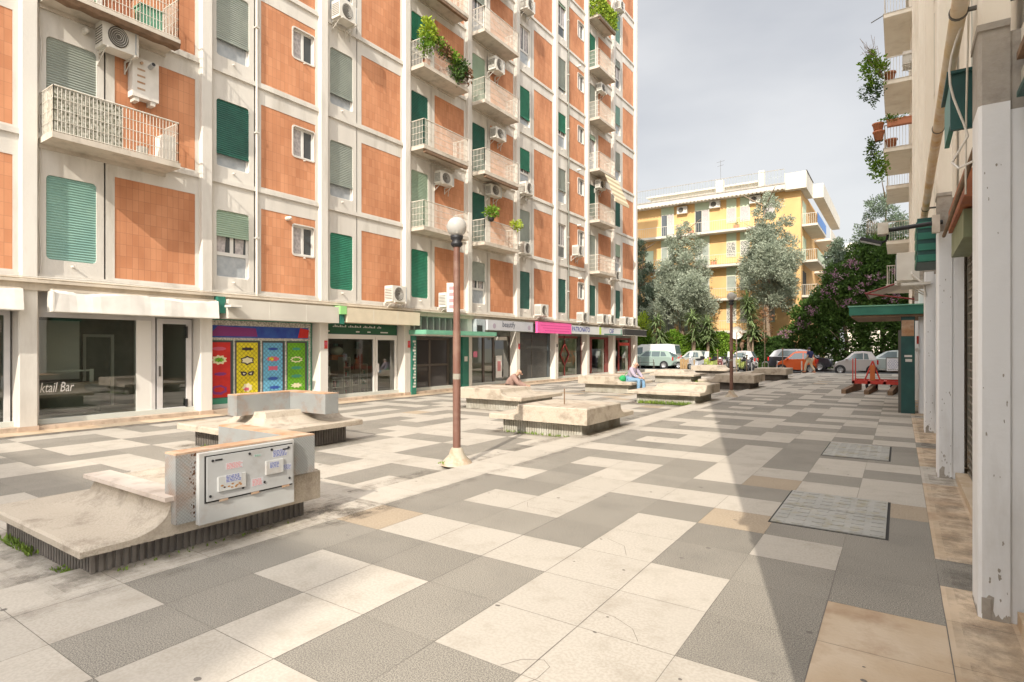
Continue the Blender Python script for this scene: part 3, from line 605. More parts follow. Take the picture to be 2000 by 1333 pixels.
# bay 3 : shop with shelves
a, e = RN[4]+.03, RN[5]-.36
f = MB(); frame(f, XG, a, RN[4]+2.25, Z0, 2.03, .08, M['wframe']); f.box(XG-.06, XG, a, e, 2.03, 2.1, M['wframe']); f.build('shop_window_frame', bl)
pane('shop_window_pane', bl, XG-.03, a+.08, RN[4]+2.17, Z0+.08, 1.95, M['glass'])
f = MB(); frame(f, XG, RN[4]+2.27, e, Z0, 2.03, .1, M['wframe']); f.box(XG, XG+.04, RN[4]+2.30, RN[4]+2.40, .8, 1.1, M['wframe']); dr = f.build('door', bl)
b = MB(); b.face([(XG-.03, RN[4]+2.37, Z0+.1), (XG-.03, e-.1, Z0+.1), (XG-.03, e-.1, 1.93), (XG-.03, RN[4]+2.37, 1.93)], M['glass']); b.build('door_pane', dr, False)
b = MB(); b.box(XG-.04, XG+.01, a, e, 2.1, 2.86, M['greend']); 
sg = mat('sign_green', (.02, .10, .05), .5); b.box(XG+.01, XG+.02, a, e-.05, 2.12, 2.5, sg)
for i in range(30):
    yy = a+.4+i*.07
    if i % 9 != 8: b.box(XG+.02, XG+.024, yy, yy+.045, 2.33, 2.36+.02*((i*5) % 3), M['wframe'])
for yy, ww in ((a+.15, .12), (a+1.35, .15), (a+1.85, .14), (a+2.45, .35)): b.box(XG+.02, XG+.024, yy, yy+ww, 2.17, 2.21, M['wframe'])
tag(b.build('shop_sign'), 'dark green fascia sign with rows of small white lettering above the shelves shop', 'sign')
rq = random.Random(3)
for i, (ya, yb, zh) in enumerate(((0, .42, 1.0), (.45, .62+.3, .62), (.95, 1.25, 1.3), (1.28, 1.62, .72), (1.65, 2.0, 1.05))):
    xs = XG-.12; t = thing('display_cube', (xs, a+ya, LZ+.09), ['white cube shelf at the left end of the display window', 'low white cube shelf second from the left in the display window', 'tall white cube shelf in the middle of the display window', 'low white cube shelf right of the tall one in the display window', 'white cube shelf with dark top box at the right end of the display window'][i], 'shelf', 'white cube shelves in the shop window')
    b = MB(); n = max(1, round(zh/.35))
    for k in range(n+1): b.box(xs-.3, xs, a+ya+.02, a+yb-.02, LZ+.09+zh*k/n, LZ+.11+zh*k/n, M['wframe'])
    for yy in (ya+.02, yb-.04): b.box(xs-.3, xs, a+yy, a+yy+.025, LZ+.09, LZ+.11+zh, M['wframe'])
    b.build('shelf_frame', t)
    b = MB()
    for k in range(n):
        for q in range(3):
            c = mat('goods_%d' % rq.randrange(7), [(.35, .08, .08), (.05, .12, .25), (.4, .36, .2), (.06, .06, .06), (.12, .3, .25), (.5, .45, .4), (.3, .2, .12)][rq.randrange(7)], .5)
            yy = a+ya+.06+q*(yb-ya-.1)/3; b.box(xs-.22, xs-.06, yy, yy+.06, LZ+.11+zh*k/n, LZ+.2+zh*k/n+rq.random()*.12, c)
    b.build('goods', t)
b = MB(); b.sph((XG-.6, a+1.05, 1.55), .2, M['inter'], 1, 1.2, .8); b.box(XG-.75, XG-.45, a+.75, a+1.3, 1.25, 1.42, M['terra']); tag(b.build('basket'), 'wicker basket of goods on the tall white shelf behind the glass', 'basket')
b = MB(); b.box(-16.6, -16.5, a, e, 0, 2.0, M['interd'])
for q in range(40):
    c = mat('goods_%d' % rq.randrange(7), (.3, .2, .12), .5); yy = a+rq.random()*2.9; zz = .1+rq.randrange(5)*.38; b.box(-16.5, -16.38, yy, yy+.12, zz, zz+.15+rq.random()*.1, c)
tag(b.build('wall_shelves'), 'dim back shelves full of goods inside the shelves shop', 'shelves')
for n_, z in ((4, 1.75), (5, 1.78), (7, 1.72)):
    b = MB(); y = RN[n_]-.10; b.box(XR, XR+.02, y-.06, y+.05, z-.12, z+.13, M['red']); b.box(XR+.02, XR+.023, y-.045, y+.035, z-.02, z+.08, mc['m'])
    tag(b.build('pillar_sign'), 'small red notice on the pillar %s' % {4: 'between the mural shutter and the shelves shop', 5: 'left of the glass entrance', 7: 'left of the dark closed shutter'}[n_], 'sign', 'small red notices on the shop pillars')
# bay 4 : entrance of the block with its canopy
a, e = RN[5]+.03, RN[6]-.33
f = MB(); bronze = mat('bronze_frame', (.10, .08, .065), .4)
frame(f, XG, a+.35, RN[5]+2.55, Z0, 2.05, .09, bronze); f.box(XG-.06, XG, RN[5]+1.35, RN[5]+1.45, Z0, 2.0, bronze); f.box(XG-.06, XG+.005, a+.4, RN[5]+2.5, .95, 1.03, bronze)
dr = f.build('entrance_door', bl)
b = MB(); b.face([(XG-.03, a+.4, Z0+.1), (XG-.03, RN[5]+2.5, Z0+.1), (XG-.03, RN[5]+2.5, 1.98), (XG-.03, a+.4, 1.98)], mat('dark_glass', (.05, .045, .045), .08, spec=.8)); b.build('door_pane', dr, False)
b = MB()
for i in range(9): yy = a+.15+i*.36; b.box(XG-.3, XG-.02, yy, yy+.07, 2.1, 2.86, M['alu'])
b.box(XG-.34, XG-.3, a, e, 2.05, 2.86, M['panel']); b.build('louvre', bl)
t = thing('entrance_canopy', (XR+.1, RN[5], LZ), 'long pale green metal canopy over the glass entrance, on dark green posts', 'canopy')
b = MB(); b.box(XR-.3, -13.95, RN[5]-.1, RN[6]+.55, 2.14, 2.30, M['greenp']); b.box(XR-.25, -14.0, RN[5]-.05, RN[6]+.5, 2.10, 2.139, M['white']); b.build('roof', t)
b = MB(); b.box(XR-.25, XR+.05, RN[5]+.0, RN[5]+.24, LZ, 2.14, M['green'])
for i in range(16): b.box(XR+.05, XR+.054, RN[5]+.05+.04*((i*7) % 3), RN[5]+.2, .2+i*.11, .27+i*.11, M['acw'])
b.build('post', t); b = MB(); b.box(XR-.25, XR+.05, RN[6]-.72, RN[6]-.30, LZ, 2.14, M['green']); b.box(XR+.05, XR+.055, RN[6]-.6, RN[6]-.4, 1.1, 1.3, M['acw']); b.build('post', t)
# bay 5 : beauty shop
a, e = RN[6]+.03, RN[7]-.33
f = MB(); frame(f, XG, a, a+1.2, Z0, 2.2, .05, bronze); frame(f, XG, a+1.2, a+2.0, Z0, 2.2, .09, bronze); frame(f, XG, a+2.0, e, Z0, 2.2, .05, bronze); f.box(XG-.06, XG, a, e, 2.2, 2.86, M['interd'])
f.build('shop_window_frame', bl); pane('shop_window_pane', bl, XG-.03, a+.05, e-.05, Z0+.08, 2.2, M['glass'])
b = MB(); b.box(-16.3, -16.25, a, e, 0, 2.6, M['inter']); b.box(-16.2, -16.1, a+.1, a+1.0, 1.2, 2.1, M['wood']); b.box(-16.0, -15.7, a+.1, a+1.1, 0, .8, M['wframe']); tag(b.build('shop_counter'), 'white counter and wooden wall panel inside the beauty shop', 'counter')
b = MB(); b.box(XG-.02, XG-.015, a+.5, a+.78, 1.25, 1.5, mat('pink_poster', (.75, .22, .33), .6)); tag(b.build('poster'), 'pink square poster in the beauty shop window', 'poster')
b = MB(); b.box(XG+.01, XG+.05, a+2.1, a+2.55, .3, 1.3, M['wframe']); b.box(XG+.05, XG+.053, a+2.2, a+2.45, .6, 1.05, M['inkr']); tag(b.build('poster_board'), 'white advertising board standing by the beauty shop door', 'sign')
b = MB(); b.box(XG, XG+.3, a+2.0, a+2.6, 2.0, 2.15, M['acw']); tag(b.build('door_lamp'), 'white light fitting above the beauty shop door', 'lamp')
# bay 6 : dark shutter
a, e = RN[7]+.03, RN[8]-.33
f = MB(); dk = mat('dark_shutter', (.085, .085, .08), .35, (.065, .065, .06), 2)
for i in range(34): z = LZ+.05+i*.07; f.box(XG-.03, XG+(.004 if i % 2 else 0), a, e-.25, z, z+.069, dk)
f.box(XG-.03, XG+.02, a+1.5, a+1.53, LZ, 2.3, M['acd']); f.box(XG-.05, XG+.02, a, e, 2.05, 2.09, M['acd']); f.box(XG-.06, XG+.03, e-.25, e, LZ, 2.85, mat('slate_frame', (.07, .09, .10), .4)); f.box(XG-.05, XG+.01, a, e, 2.4, 2.86, M['interd'])
tag(f.build('roller_shutter'), 'plain dark grey closed roller shutter under the pink sign', 'shutter')
# bays 7-9 : dark red shop fronts
for q in (8, 9, 10):
    a, e = RN[q]+.03, RN[q+1]-.33
    f = MB(); frame(f, XG, a, e, Z0, 2.3, .12, M['redd']); f.box(XG-.06, XG, a, e, 2.3, 2.86, M['interd'])
    if q == 8:
        ym = a+1.25
        f.box(XG, XG+.03, ym-.025, ym+.025, 1.85, 2.3, M['redd']); f.box(XG, XG+.03, ym-.025, ym+.025, .1, .75, M['redd'])
        P = [(ym, 1.88), (ym+.5, 1.3), (ym, .72), (ym-.5, 1.3)]
        for (p0, z0_), (p1, z1_) in zip(P, P[1:]+P[:1]): f.cyl((XG+.02, p0, z0_), (XG+.02, p1, z1_), .045, M['redd'], n=6)
        f.box(XG-.07, XG+.01, e-.5, e-.12, Z0, 2.3, M['dark'])
    if q == 9: f.box(XG-.05, XG+.01, a+.1, a+.95, Z0, 2.3, M['redd']); [f.box(XG+.01, XG+.015, a+.55, a+.62, .5+i*.25, .62+i*.25, M['wframe']) for i in range(6)]; f.box(XG-.05, XG+.01, e-.5, e-.1, Z0, 2.3, M['redd'])
    if q == 10: f.box(XG-.05, XG+.01, a+1.2, a+1.35, Z0, 2.3, M['redd']); f.box(XG, XG+.02, a+1.35, e-.3, 1.8, 2.0, M['red']); f.box(XG-.05, XG+.01, e-.35, e-.1, Z0, 2.3, M['redd'])
    f.build('shop_window_frame', bl); pane('shop_window_pane', bl, XG-.03, a+.1, e-.1, Z0+.1, 2.2, M['glass'])
    b = MB(); b.box(XG-.075, XG-.055, a+(.12 if q == 8 else 1.9), e-.12, 0, 2.5, mat('window_blind', (.66, .68, .56), .8, (.50, .54, .42), 6))
    if q != 8: b.box(-16.5, -16.4, a, e, 0, 2.4, M['interd']); b.box(-16.0, -15.7, a+1.2, a+1.9, .2, .9, M['black']); b.box(-15.9, -15.8, a+1.3, a+1.7, 1.1, 1.7, M['wframe'])
    tag(b.build('window_blind'), {8: 'pale green blind behind the red diamond window', 9: 'pale blind inside the shop front with the open red door', 10: 'pale blind inside the corner shop front'}[q], 'blind')
for q in (8,):
    b = MB(); b.box(XR, XR+.03, RN[q]-.2, RN[q]-.12, 1.7, 1.85, M['acd']); tag(b.build('intercom'), 'small dark intercom box on the pillar left of the red diamond window', 'intercom')
# awnings and signs over the shops
def cassette(y0, y1, z0, z1, x1, m, name, label, cat='awning', wav=0.):
    b = MB(); n = 24
    if wav:
        for i in range(n):
            ya, yb = y0+(y1-y0)*i/n, y0+(y1-y0)*(i+1)/n
            s = lambda y: x1-.03-.05*abs(sin((y-y0)*2.6))-.02*sin(y*9); top = lambda y: z1-wav*(.6+.4*sin((y-y0)*2.9))
            b.face([(x1, ya, z0), (x1, yb, z0), (s(yb), yb, top(yb)), (s(ya), ya, top(ya))], m, True)
            b.face([(s(ya), ya, top(ya)), (s(yb), yb, top(yb)), (x1-.12, yb, z1-.02), (x1-.12, ya, z1-.02)], m, True)
        b.box(XW, x1-.1, y0+.02, y1-.02, z1-.06, z1, M['beige']); b.box(x1-.35, x1-.32, y0+.05, y1-.05, z0+.02, z1-.06, M['panel']); b.box(x1-.32, x1, y0, y0+.03, z0, z1-.05, M['acw']); b.box(XW+.1, x1, y0, y1, z0-.02, z0, M['acw'])
    else:
        b.box(XW, x1, y0, y1, z0, z1, m)
        for i in (1, 2): yy = y0+(y1-y0)*i/3; b.box(x1, x1+.004, yy-.006, yy+.006, z0, z1, M['acw'])
    return tag(b.build(name), label, cat)
cassette(RN[1]+.1, RN[2]-.33, 2.42, 2.86, -14.45, M['fabric'], 'awning', 'rolled white cloth awning at the far left edge of the shops', wav=.05)
cassette(RN[2]+.14, RN[3]-.02, 2.42, 2.88, -14.45, M['fabric'], 'awning', 'sagging white cloth awning rolled up over the bar', wav=.12)
cassette(RN[3]+.22, RN[4]+.12, 2.42, 2.92, -14.45, M['trim'], 'awning_box', 'off white flat awning box over the painted shutter')
cassette(RN[4]+.40, RN[5]+.05, 2.46, 2.92, -14.4, M['fabricb'], 'awning_box', 'beige flat awning box over the shelves shop')
b = MB(); b.box(XW, -14.4, RN[4]+.13, RN[4]+.38, 2.7, 2.96, mat('lime_metal', (.30, .62, .22), .5)); b.box(XW, -14.45, RN[4]+.17, RN[4]+.33, 2.40, 2.7, M['green']); tag(b.build('downpipe_box'), 'light green metal box between the two flat awning boxes', 'box')
b = MB(); b.box(XW, -14.55, RN[3]-.0, RN[3]+.2, 2.55, 2.98, M['green']); tag(b.build('awning_bracket'), 'dark green bracket box beside the white cloth awning', 'bracket')
b = MB(); b.box(-14.45, -14.15, RN[3]+.12, RN[3]+.42, 2.70, 2.76, M['acw']); b.cyl((-14.7, RN[3]+.15, 2.85), (-14.4, RN[3]+.25, 2.76), .02, M['acd']); b.box(-14.43, -14.17, RN[3]+.14, RN[3]+.40, 2.69, 2.699, M['panel']); tag(b.build('floodlight'), 'small floodlight on a bracket left of the painted shutter', 'lamp')
sgn = mat('sign_grey', (.52, .52, .54), .5, (.46, .46, .49), 1)
def sign(y0, y1, z0, z1, x1, m, label, txt=(), side=M['interd']):
    t = thing('shop_sign', (x1, y0, z0), label, 'sign', 'shop signs under the cornice'); b = MB()
    b.box(x1-.12, x1, y0, y1, z0, z1, m); b.box(x1-.14, x1+.005, y0-.015, y1+.015, z1, z1+.02, side); b.box(x1-.14, x1+.005, y0-.015, y1+.015, z0-.02, z0, side); b.build('board', t)
    for (s, sz, yy, zz, mm, sx) in txt: text(s, sz, (x1+.004, yy, zz), FL, mm, 'lettering', t, bold=.004, sx=sx)
    return t
inkg = mat('ink_grey', (.12, .13, .16), .6); inkb = mat('ink_blue', (.03, .05, .30), .6); lime = mat('sign_lime', (.45, .62, .08), .5)
t = sign(RN[6]+.68, RN[7]+.66, 2.42, 2.86, -14.5, sgn, 'pale grey shop sign with the word beautify and two round emblems', [('beautify', .34, RN[6]+1.75, 2.58, inkg, .95)])
for yy in (RN[6]+1.15, RN[7]+.3): b = MB(); b.cyl((-14.499, yy, 2.6), (-14.493, yy, 2.6), .11, mat('sign_emblem', (.36, .30, .36), .5), n=16); b.build('emblem', t)
b = MB(); b.box(XW, -14.6, RN[6]+.02, RN[6]+.62, 2.3, 2.86, M['panel']); b.box(XW+.1, -14.58, RN[6]+.05, RN[6]+.4, 2.3, 2.6, M['dark']); tag(b.build('awning_end'), 'grey boxed awning end left of the beautify sign', 'awning')
t = sign(RN[7]+.95, RN[8]+.72, 2.40, 2.90, -14.42, mat('sign_pink', (.86, .13, .38), .5), 'bright pink shop sign with lines of faint red lettering', side=mat('sign_pink', (0, 0, 0)))
b = MB(); rq = random.Random(9); pk = mat('ink_pinkdark', (.60, .07, .26), .6)
for r_ in range(3):
    yy = RN[7]+1.25+.2*r_
    while yy < RN[8]+.5:
        ww = .05+rq.random()*.1; b.box(-14.42, -14.416, yy, yy+ww, 2.74-r_*.13, 2.775-r_*.13, pk); yy += ww+.03
b.build('lettering', t)
t = sign(RN[8]+.76, RN[10]+.25, 2.42, 2.86, -14.45, mat('sign_white', (.66, .67, .66), .5), 'long white shop sign reading PATRONATO and CAF with a lime stripe', [('PATRONATO', .38, RN[8]+.85, 2.53, inkb, .92), ('CAF', .38, RN[9]+1.95, 2.53, inkb, .92)])
b = MB(); b.box(-14.449, -14.444, RN[9]+.55, RN[9]+.8, 2.43, 2.85, lime); b.box(-14.449, -14.443, RN[9]+1.2, RN[9]+3.9, 2.43, 2.49, M['green']); b.box(-14.449, -14.443, RN[10]+.0, RN[10]+.12, 2.43, 2.8, M['greenp']); b.build('stripe', t)
t = sign(RN[10]+.3, RN[11]+.35, 2.45, 2.84, -14.3, M['dark'], 'dark corner fascia with a pale edge at the far end of the shops', side=M['trim'])

# ------------------------------------------------------------------ air conditioners
def acunit(w_=.8, h_=.55, d_=.3):
    t = thing('air_conditioner', (0, 0, 0), '', 'air conditioner')
    b = MB(); b.box(.1, .1+d_, 0, w_, 0, h_, M['acw'])
    for i in range(7): b.box(.12, .08+d_, -.006, 0, h_*.15+i*h_*.1, h_*.19+i*h_*.1, M['acd'])
    b.box(.1+d_, .108+d_, w_*.9, w_*.93, .03, h_-.03, M['panel']); b.build('casing', t, False)
    b = MB(); cx = w_*.42; R_ = h_*.41
    b.lathe((.1+d_, cx, h_/2), [(R_, 0), (R_, .012), (R_*.9, .014), (R_*.2, .004), (0, .012)], M['acd'], 18, 'x')
    for k in range(4): b.lathe((.1+d_, cx, h_/2), [(R_*(.25+.2*k), .014), (R_*(.25+.2*k)+.008, .018)], M['acw'], 18, 'x')
    b.build('fan_grille', t, False)
    for yy in (.1, w_-.1):
        b = MB(); b.box(0, .13+d_, yy-.015, yy+.015, -.04, 0, M['acw']); b.box(0, .03, yy-.015, yy+.015, -.3, -.04, M['acw']); b.cyl((.02, yy, -.27), (.3, yy, -.04), .012, M['acw'], n=5); b.build('bracket', t, False)
    b = MB(); b.tube([(.2, w_, .15), (.2, w_+.08, .1), (.05, w_+.1, -.1), (.02, w_+.1, -.35)], .015, M['fabric']); b.build('hose', t, False)
    return t
ac0 = acunit(); used = False
GA = 'air conditioners on the front of the tall block'
ACS = [(5.45, 8.30, 'a', 'large old air conditioner under the top left balcony'), (11.87, 12.0, 0, 'air conditioner at the top of the third bay'), (16.72, 7.98, 'b', 'blackened air conditioner beneath a balcony in the fourth bay'),
 (20.35, 10.82, 'b', 'air conditioner beneath the third balcony of the fifth bay'), (20.0, 8.25, 'b', 'dark sooty air conditioner under the second balcony of the fifth bay'), (20.2, 13.72, 0, 'air conditioner beneath the fourth balcony of the fifth bay'),
 (22.75, 17.6, 0, 'air conditioner at the very top beside the sixth bay windows'), (22.65, 8.9, 0, 'white air conditioner with a wall mount below a green shutter'), (22.5, 6.05, 0, 'air conditioner below a grey shutter in the sixth bay'),
 (27.9, 6.7, 0, 'small air conditioner under a tiny bathroom window'), (14.0, 3.24, 0, 'air conditioner on the cornice above the entrance end of the beige awning'), (16.8, 3.22, 0, 'air conditioner on the cornice over the green entrance canopy'),
 (23.8, 3.22, 0, 'air conditioner on the cornice above the pink sign'), (28.2, 3.06, 'o', 'yellowed air conditioner on the cornice above PATRONATO'), (30.75, 3.08, 'o', 'air conditioner above the green stripe of the white sign'),
 (31.85, 3.1, 0, 'air conditioner above CAF on the cornice'), (34.05, 3.08, 0, 'last but one air conditioner on the cornice'), (35.3, 3.08, 'o', 'last air conditioner on the cornice at the corner of the block'),
 (31.0, 16.82, 'b', 'dark air conditioner below a high balcony in the eighth bay'), (30.8, 11.05, 'b', 'dark air conditioner below a low balcony in the eighth bay'), (32.9, 5.85, 0, 'air conditioner beside the last column of shutters'), (33.6, 22.9, 0, 'air conditioner high on the last bay')]
for i, (y, z, v, lab) in enumerate(ACS):
    t = ac0 if i == 0 else copytree(ac0)
    newloc(t, (XW if z > 3.7 else XW+.12, y, z), lab); t['group'] = GA
    if v == 'a': t.scale = (1.25, .9, 1.0)
    if v == 'b': t.scale = (1.05, 1.0, .85)
t = thing('boiler', (XW, 6.15, 7.52), 'tall white wall boiler with rusty vents on the brick beside the lowest left balcony', 'boiler')
b = MB(); b.box(XW, XW+.24, 6.15, 6.72, 7.5, 8.42, M['fabric']); b.box(XW, XW+.22, 6.2, 6.3, 7.4, 7.5, M['acw']); b.box(XW, XW+.22, 6.55, 6.65, 7.4, 7.5, M['acw']); b.build('casing', t)
b = MB()
for i in range(4): b.box(XW+.24, XW+.246, 6.25, 6.42, 7.68+i*.15, 7.72+i*.15, M['rust'])
b.build('vent', t); b = MB(); b.cyl((XW+.24, 6.52, 8.27), (XW+.42, 6.52, 8.3), .05, M['rim']); b.cyl((XW+.42, 6.52, 8.3), (XW+.43, 6.52, 8.3), .04, M['black']); b.build('flue', t)
b = MB(); b.cyl((XW+.24, 6.33, 8.3), (XW+.3, 6.33, 8.3), .03, M['rust']); b.build('knob', t)

# ================================================================== PLANTER BENCHES
def planter(x1, y0, seats, label, zs=.22, top=.53, g0=LZ, pl='plinth', n=None, fill=True, ov=.2, th=.10, r0=.42, r1=.70):
    """square bench; base 1.82 m, slab 2.2 m. x1: right side of the base, y0: near side of the base"""
    bx0, bx1, by0, by1 = x1-1.82, x1, y0, y0+1.82; sx0, sx1, sy0, sy1 = bx0-ov, bx1+ov, by0-ov, by1+ov
    t = thing('planter_bench', ((bx0+bx1)/2, (by0+by1)/2, g0), label, 'planter bench', 'concrete planter benches on the plaza')
    b = MB(); b.box(bx0+.03, bx1-.03, by0+.03, by1-.03, g0-.1, zs, M[pl]); st = .055
    k = int(1.82/st)
    for i in range(k):
        a = i*st+.004; c = a+st*.55
        b.box(bx0+.012, bx0+.03, by0+a, by0+c, g0, zs, M[pl]); b.box(bx1-.03, bx1-.012, by0+a, by0+c, g0, zs, M[pl])
        b.box(bx0+a, bx0+c, by0+.012, by0+.03, g0, zs, M[pl]); b.box(bx0+a, bx0+c, by1-.03, by1, g0, zs, M[pl])
    b.build('plinth', t)
    se = zs+th
    ts = [0, .02, .2, r0]+[r0+(r1-r0)*q/8 for q in range(1, 9)]
    def hh(t_):
        if t_ <= r0: return se
        if t_ >= r1-1e-6: return top
        q = (t_-r0)/(r1-r0); return se+(top-se)*(1-math.sqrt(max(0, 1-q*q)))
    def grid(a, c, lo, hi):
        g_ = set()
        if lo: g_ |= {a+q for q in ts}
        else: g_ |= {a, a+.02, a+.1}
        if hi: g_ |= {c-q for q in ts}
        else: g_ |= {c, c-.02, c-.1}
        lo_ = a+(r1 if lo else .1); hi_ = c-(r1 if hi else .1)
        g_ |= {lo_, lo_+.015, hi_, hi_-.015, (lo_+hi_)/2, lo_+.09, lo_+.10, hi_-.09, hi_-.10}
        return sorted(g_)
    gx = grid(sx0, sx1, '-x' in seats, '+x' in seats); gy = grid(sy0, sy1, '-y' in seats, '+y' in seats)
    ix0 = sx0+(r1+.09 if '-x' in seats else .12); ix1 = sx1-(r1+.09 if '+x' in seats else .12); iy0 = sy0+(r1+.09 if '-y' in seats else .12); iy1 = sy1-(r1+.09 if '+y' in seats else .12)
    rq = random.Random(int(abs(x1*10)+y0*7))
    def z(x, y):
        ds = [top]
        if '-x' in seats: ds.append(hh(x-sx0))
        if '+x' in seats: ds.append(hh(sx1-x))
        if '-y' in seats: ds.append(hh(y-sy0))
        if '+y' in seats: ds.append(hh(sy1-y))
        h = min(ds)
        e_ = min(x-sx0, sx1-x, y-sy0, sy1-y)
        if e_ < .01: h -= .018
        if ix0+.012 <= x <= ix1-.012 and iy0+.012 <= y <= iy1-.012 and fill: h -= .035
        return h
    b = MB(); V = [(x, y, z(x, y)) for y in gy for x in gx]; nx = len(gx)
    b.poly(V, [(j*nx+i, j*nx+i+1, (j+1)*nx+i+1, (j+1)*nx+i) for j in range(len(gy)-1) for i in range(nx-1)], M['conc'])
    for (pts) in ([(x, sy0) for x in gx], [(x, sy1) for x in gx], [(sx0, y) for y in gy], [(sx1, y) for y in gy]):
        for p, q in zip(pts[:-1], pts[1:]): b.face([(p[0], p[1], zs+rq.uniform(0, .008)), (q[0], q[1], zs), (q[0], q[1], z(*q)), (p[0], p[1], z(*p))], M['conc'])
    b.face([(sx0, sy0, zs), (sx1, sy0, zs), (sx1, sy1, zs), (sx0, sy1, zs)], M['conc'])
    b.build('bench_slab', t)
    if fill:
        b = MB(); nn = 4
        for i in range(nn):
            for j in range(nn):
                w_, h_ = (ix1-ix0-.03)/nn, (iy1-iy0-.03)/nn; xx, yy = ix0+.015+i*w_, iy0+.015+j*h_
                b.box(xx+.012, xx+w_-.012, yy+.012, yy+h_-.012, top-.05, top-.018+rq.uniform(-.004, .004), M['soil'])
        b.build('planter_fill', t)
    return t, (sx0, sx1, sy0, sy1)
planter(-4.87, 1.76, ('-y', '-x'), 'nearest concrete planter bench, carrying the metal housing with the stickered cabinet', zs=.165, top=.45, ov=.1, th=.065, r0=.28, r1=.62)
planter(-8.43, 5.27, ('-x', '-y', '+x'), 'pale planter bench behind the nearest one, with a low grey metal wall round its back', zs=.24, top=.55)
planter(-4.95, 9.72, ('-x', '+y'), 'planter bench with a pale sunlit plinth just right of the nearer lamp post', zs=.22, top=.53, pl='plinthl')
planter(-8.45, 12.9, ('+x', '+y'), 'planter bench in front of the hunched man in brown', zs=.24, top=.53, pl='plinthl')
planter(-5.0, 17.1, ('-x', '-y'), 'planter bench with weeds at its foot, just in front of the farther lamp post', zs=.24, top=.53, pl='plinthl')
planter(-8.45, 20.4, ('+x',), 'planter bench on which the man in jeans sits', zs=.26, top=.56, pl='plinthl')
planter(-8.45, 28.2, ('+x', '-y'), 'low planter bench in the left row in front of the pale green car', zs=.26, top=.53, pl='plinthl')
planter(-5.0, 24.6, ('-x',), 'planter bench just behind the farther lamp post', zs=.24, top=.56)
planter(-8.5, 35.3, ('+x',), 'small planter bench in front of the parked motor scooters', zs=.28, top=.58)
planter(-5.0, 32.4, ('-x',), 'last planter bench of the right row, in front of the orange car', zs=.26, top=.58)
# stone lip on the nearest bench
b = MB(); b.box(-6.25, -4.72, 2.20, 2.42, .452, .487, mat('marble_lip', (.62, .53, .45), .7, (.52, .43, .36), 3, stain=(.25, .2, .15), sts=4)); tag(b.build('coping_stone'), 'worn stone coping along the backrest of the nearest bench', 'stone')
# metal housings: diamond tread walls with a rusty top
def tread(name, c):
    m = mat(name, c, .42, tuple(x*.85 for x in c), 2.5, metal=.3, stain=(.36, .17, .07), sts=3.2, amt=.85); t = m.node_tree; n = t.nodes; L = t.links.new; b = n['Principled BSDF']
    tcn = n.new('ShaderNodeTexCoord'); sx = n.new('ShaderNodeSeparateXYZ'); L(tcn.outputs['Object'], sx.inputs[0])
    ad = n.new('ShaderNodeMath'); ad.operation = 'ADD'; L(sx.outputs['X'], ad.inputs[0]); L(sx.outputs['Y'], ad.inputs[1]); prev = None
    for sg in (1.8, -1.8):
        ma = n.new('ShaderNodeMath'); ma.operation = 'MULTIPLY_ADD'; ma.inputs[1].default_value = sg*.55; L(sx.outputs['Z'], ma.inputs[0]); L(ad.outputs[0], ma.inputs[2])
        mu = n.new('ShaderNodeMath'); mu.operation = 'MULTIPLY'; mu.inputs[1].default_value = 36.; L(ma.outputs[0], mu.inputs[0])
        fr = n.new('ShaderNodeMath'); fr.operation = 'FRACT'; L(mu.outputs[0], fr.inputs[0])
        lt = n.new('ShaderNodeMath'); lt.operation = 'LESS_THAN'; lt.inputs[1].default_value = .22; L(fr.outputs[0], lt.inputs[0])
        if prev is None: prev = lt.outputs[0]
        else:
            q = n.new('ShaderNodeMath'); q.operation = 'MAXIMUM'; L(prev, q.inputs[0]); L(lt.outputs[0], q.inputs[1]); prev = q.outputs[0]
    bb = n.new('ShaderNodeBump'); bb.inputs['Strength'].default_value = .8; bb.inputs['Distance'].default_value = .004; L(prev, bb.inputs['Height']); L(bb.outputs[0], b.inputs['Normal'])
    q = n.new('ShaderNodeMixRGB'); q.blend_type = 'MULTIPLY'; q.inputs[2].default_value = (.80, .79, .77, 1); L(b.inputs['Base Color'].links[0].from_socket, q.inputs[1]); L(prev, q.inputs[0]); L(q.outputs[0], b.inputs['Base Color']); return m
tr = tread('tread_steel', (.40, .41, .40))
def housing(xr, y0, y1, xl, zb, zt, label, arm='+x', w_=.17):
    t = thing('metal_housing', (xr, y0, zb), label, 'metal housing')
    b = MB()
    if arm == '+x': L1 = [(xr, y0), (xr, y1), (xl, y1), (xl, y1-w_), (xr-w_, y1-w_), (xr-w_, y0)]
    else: L1 = [(xl, y0), (xl+w_, y0), (xl+w_, y1-w_), (xr, y1-w_), (xr, y1), (xl, y1)]
    n = len(L1); b.poly([(x, y, zb) for x, y in L1]+[(x, y, zt-.015) for x, y in L1], [(i, (i+1) % n, n+(i+1) % n, n+i) for i in range(n)], tr)
    b.build('side_wall', t)
    if arm == '+x': b = MB(); b.box(xr-w_+.01, xr-.001, y0+.001, y1-.26, .26, zb+.01, tr); b.build('skirt', t)
    b = MB(); e = .012
    cx, cy = (xr+xl)/2, (y0+y1)/2
    b.poly([(x, y, zt-.015) for x, y in L1]+[(x, y, zt) for x, y in L1], [tuple(range(n, 2*n))]+[(i, (i+1) % n, n+(i+1) % n, n+i) for i in range(n)], M['rust']); b.build('top', t)
    return t
housing(-4.70, 2.27, 3.56, -6.1, .455, .82, 'L shaped tread plate housing with a rusty top on the nearest bench')
housing(-8.25, 5.45, 6.75, -9.52, .50, .86, 'low grey L shaped metal wall on the bench behind', arm='-x', w_=.28)
t = thing('utility_cabinet', (-4.70, 2.46, .30), 'white metal cabinet front covered with stickers, set into the nearest rusty housing', 'cabinet')
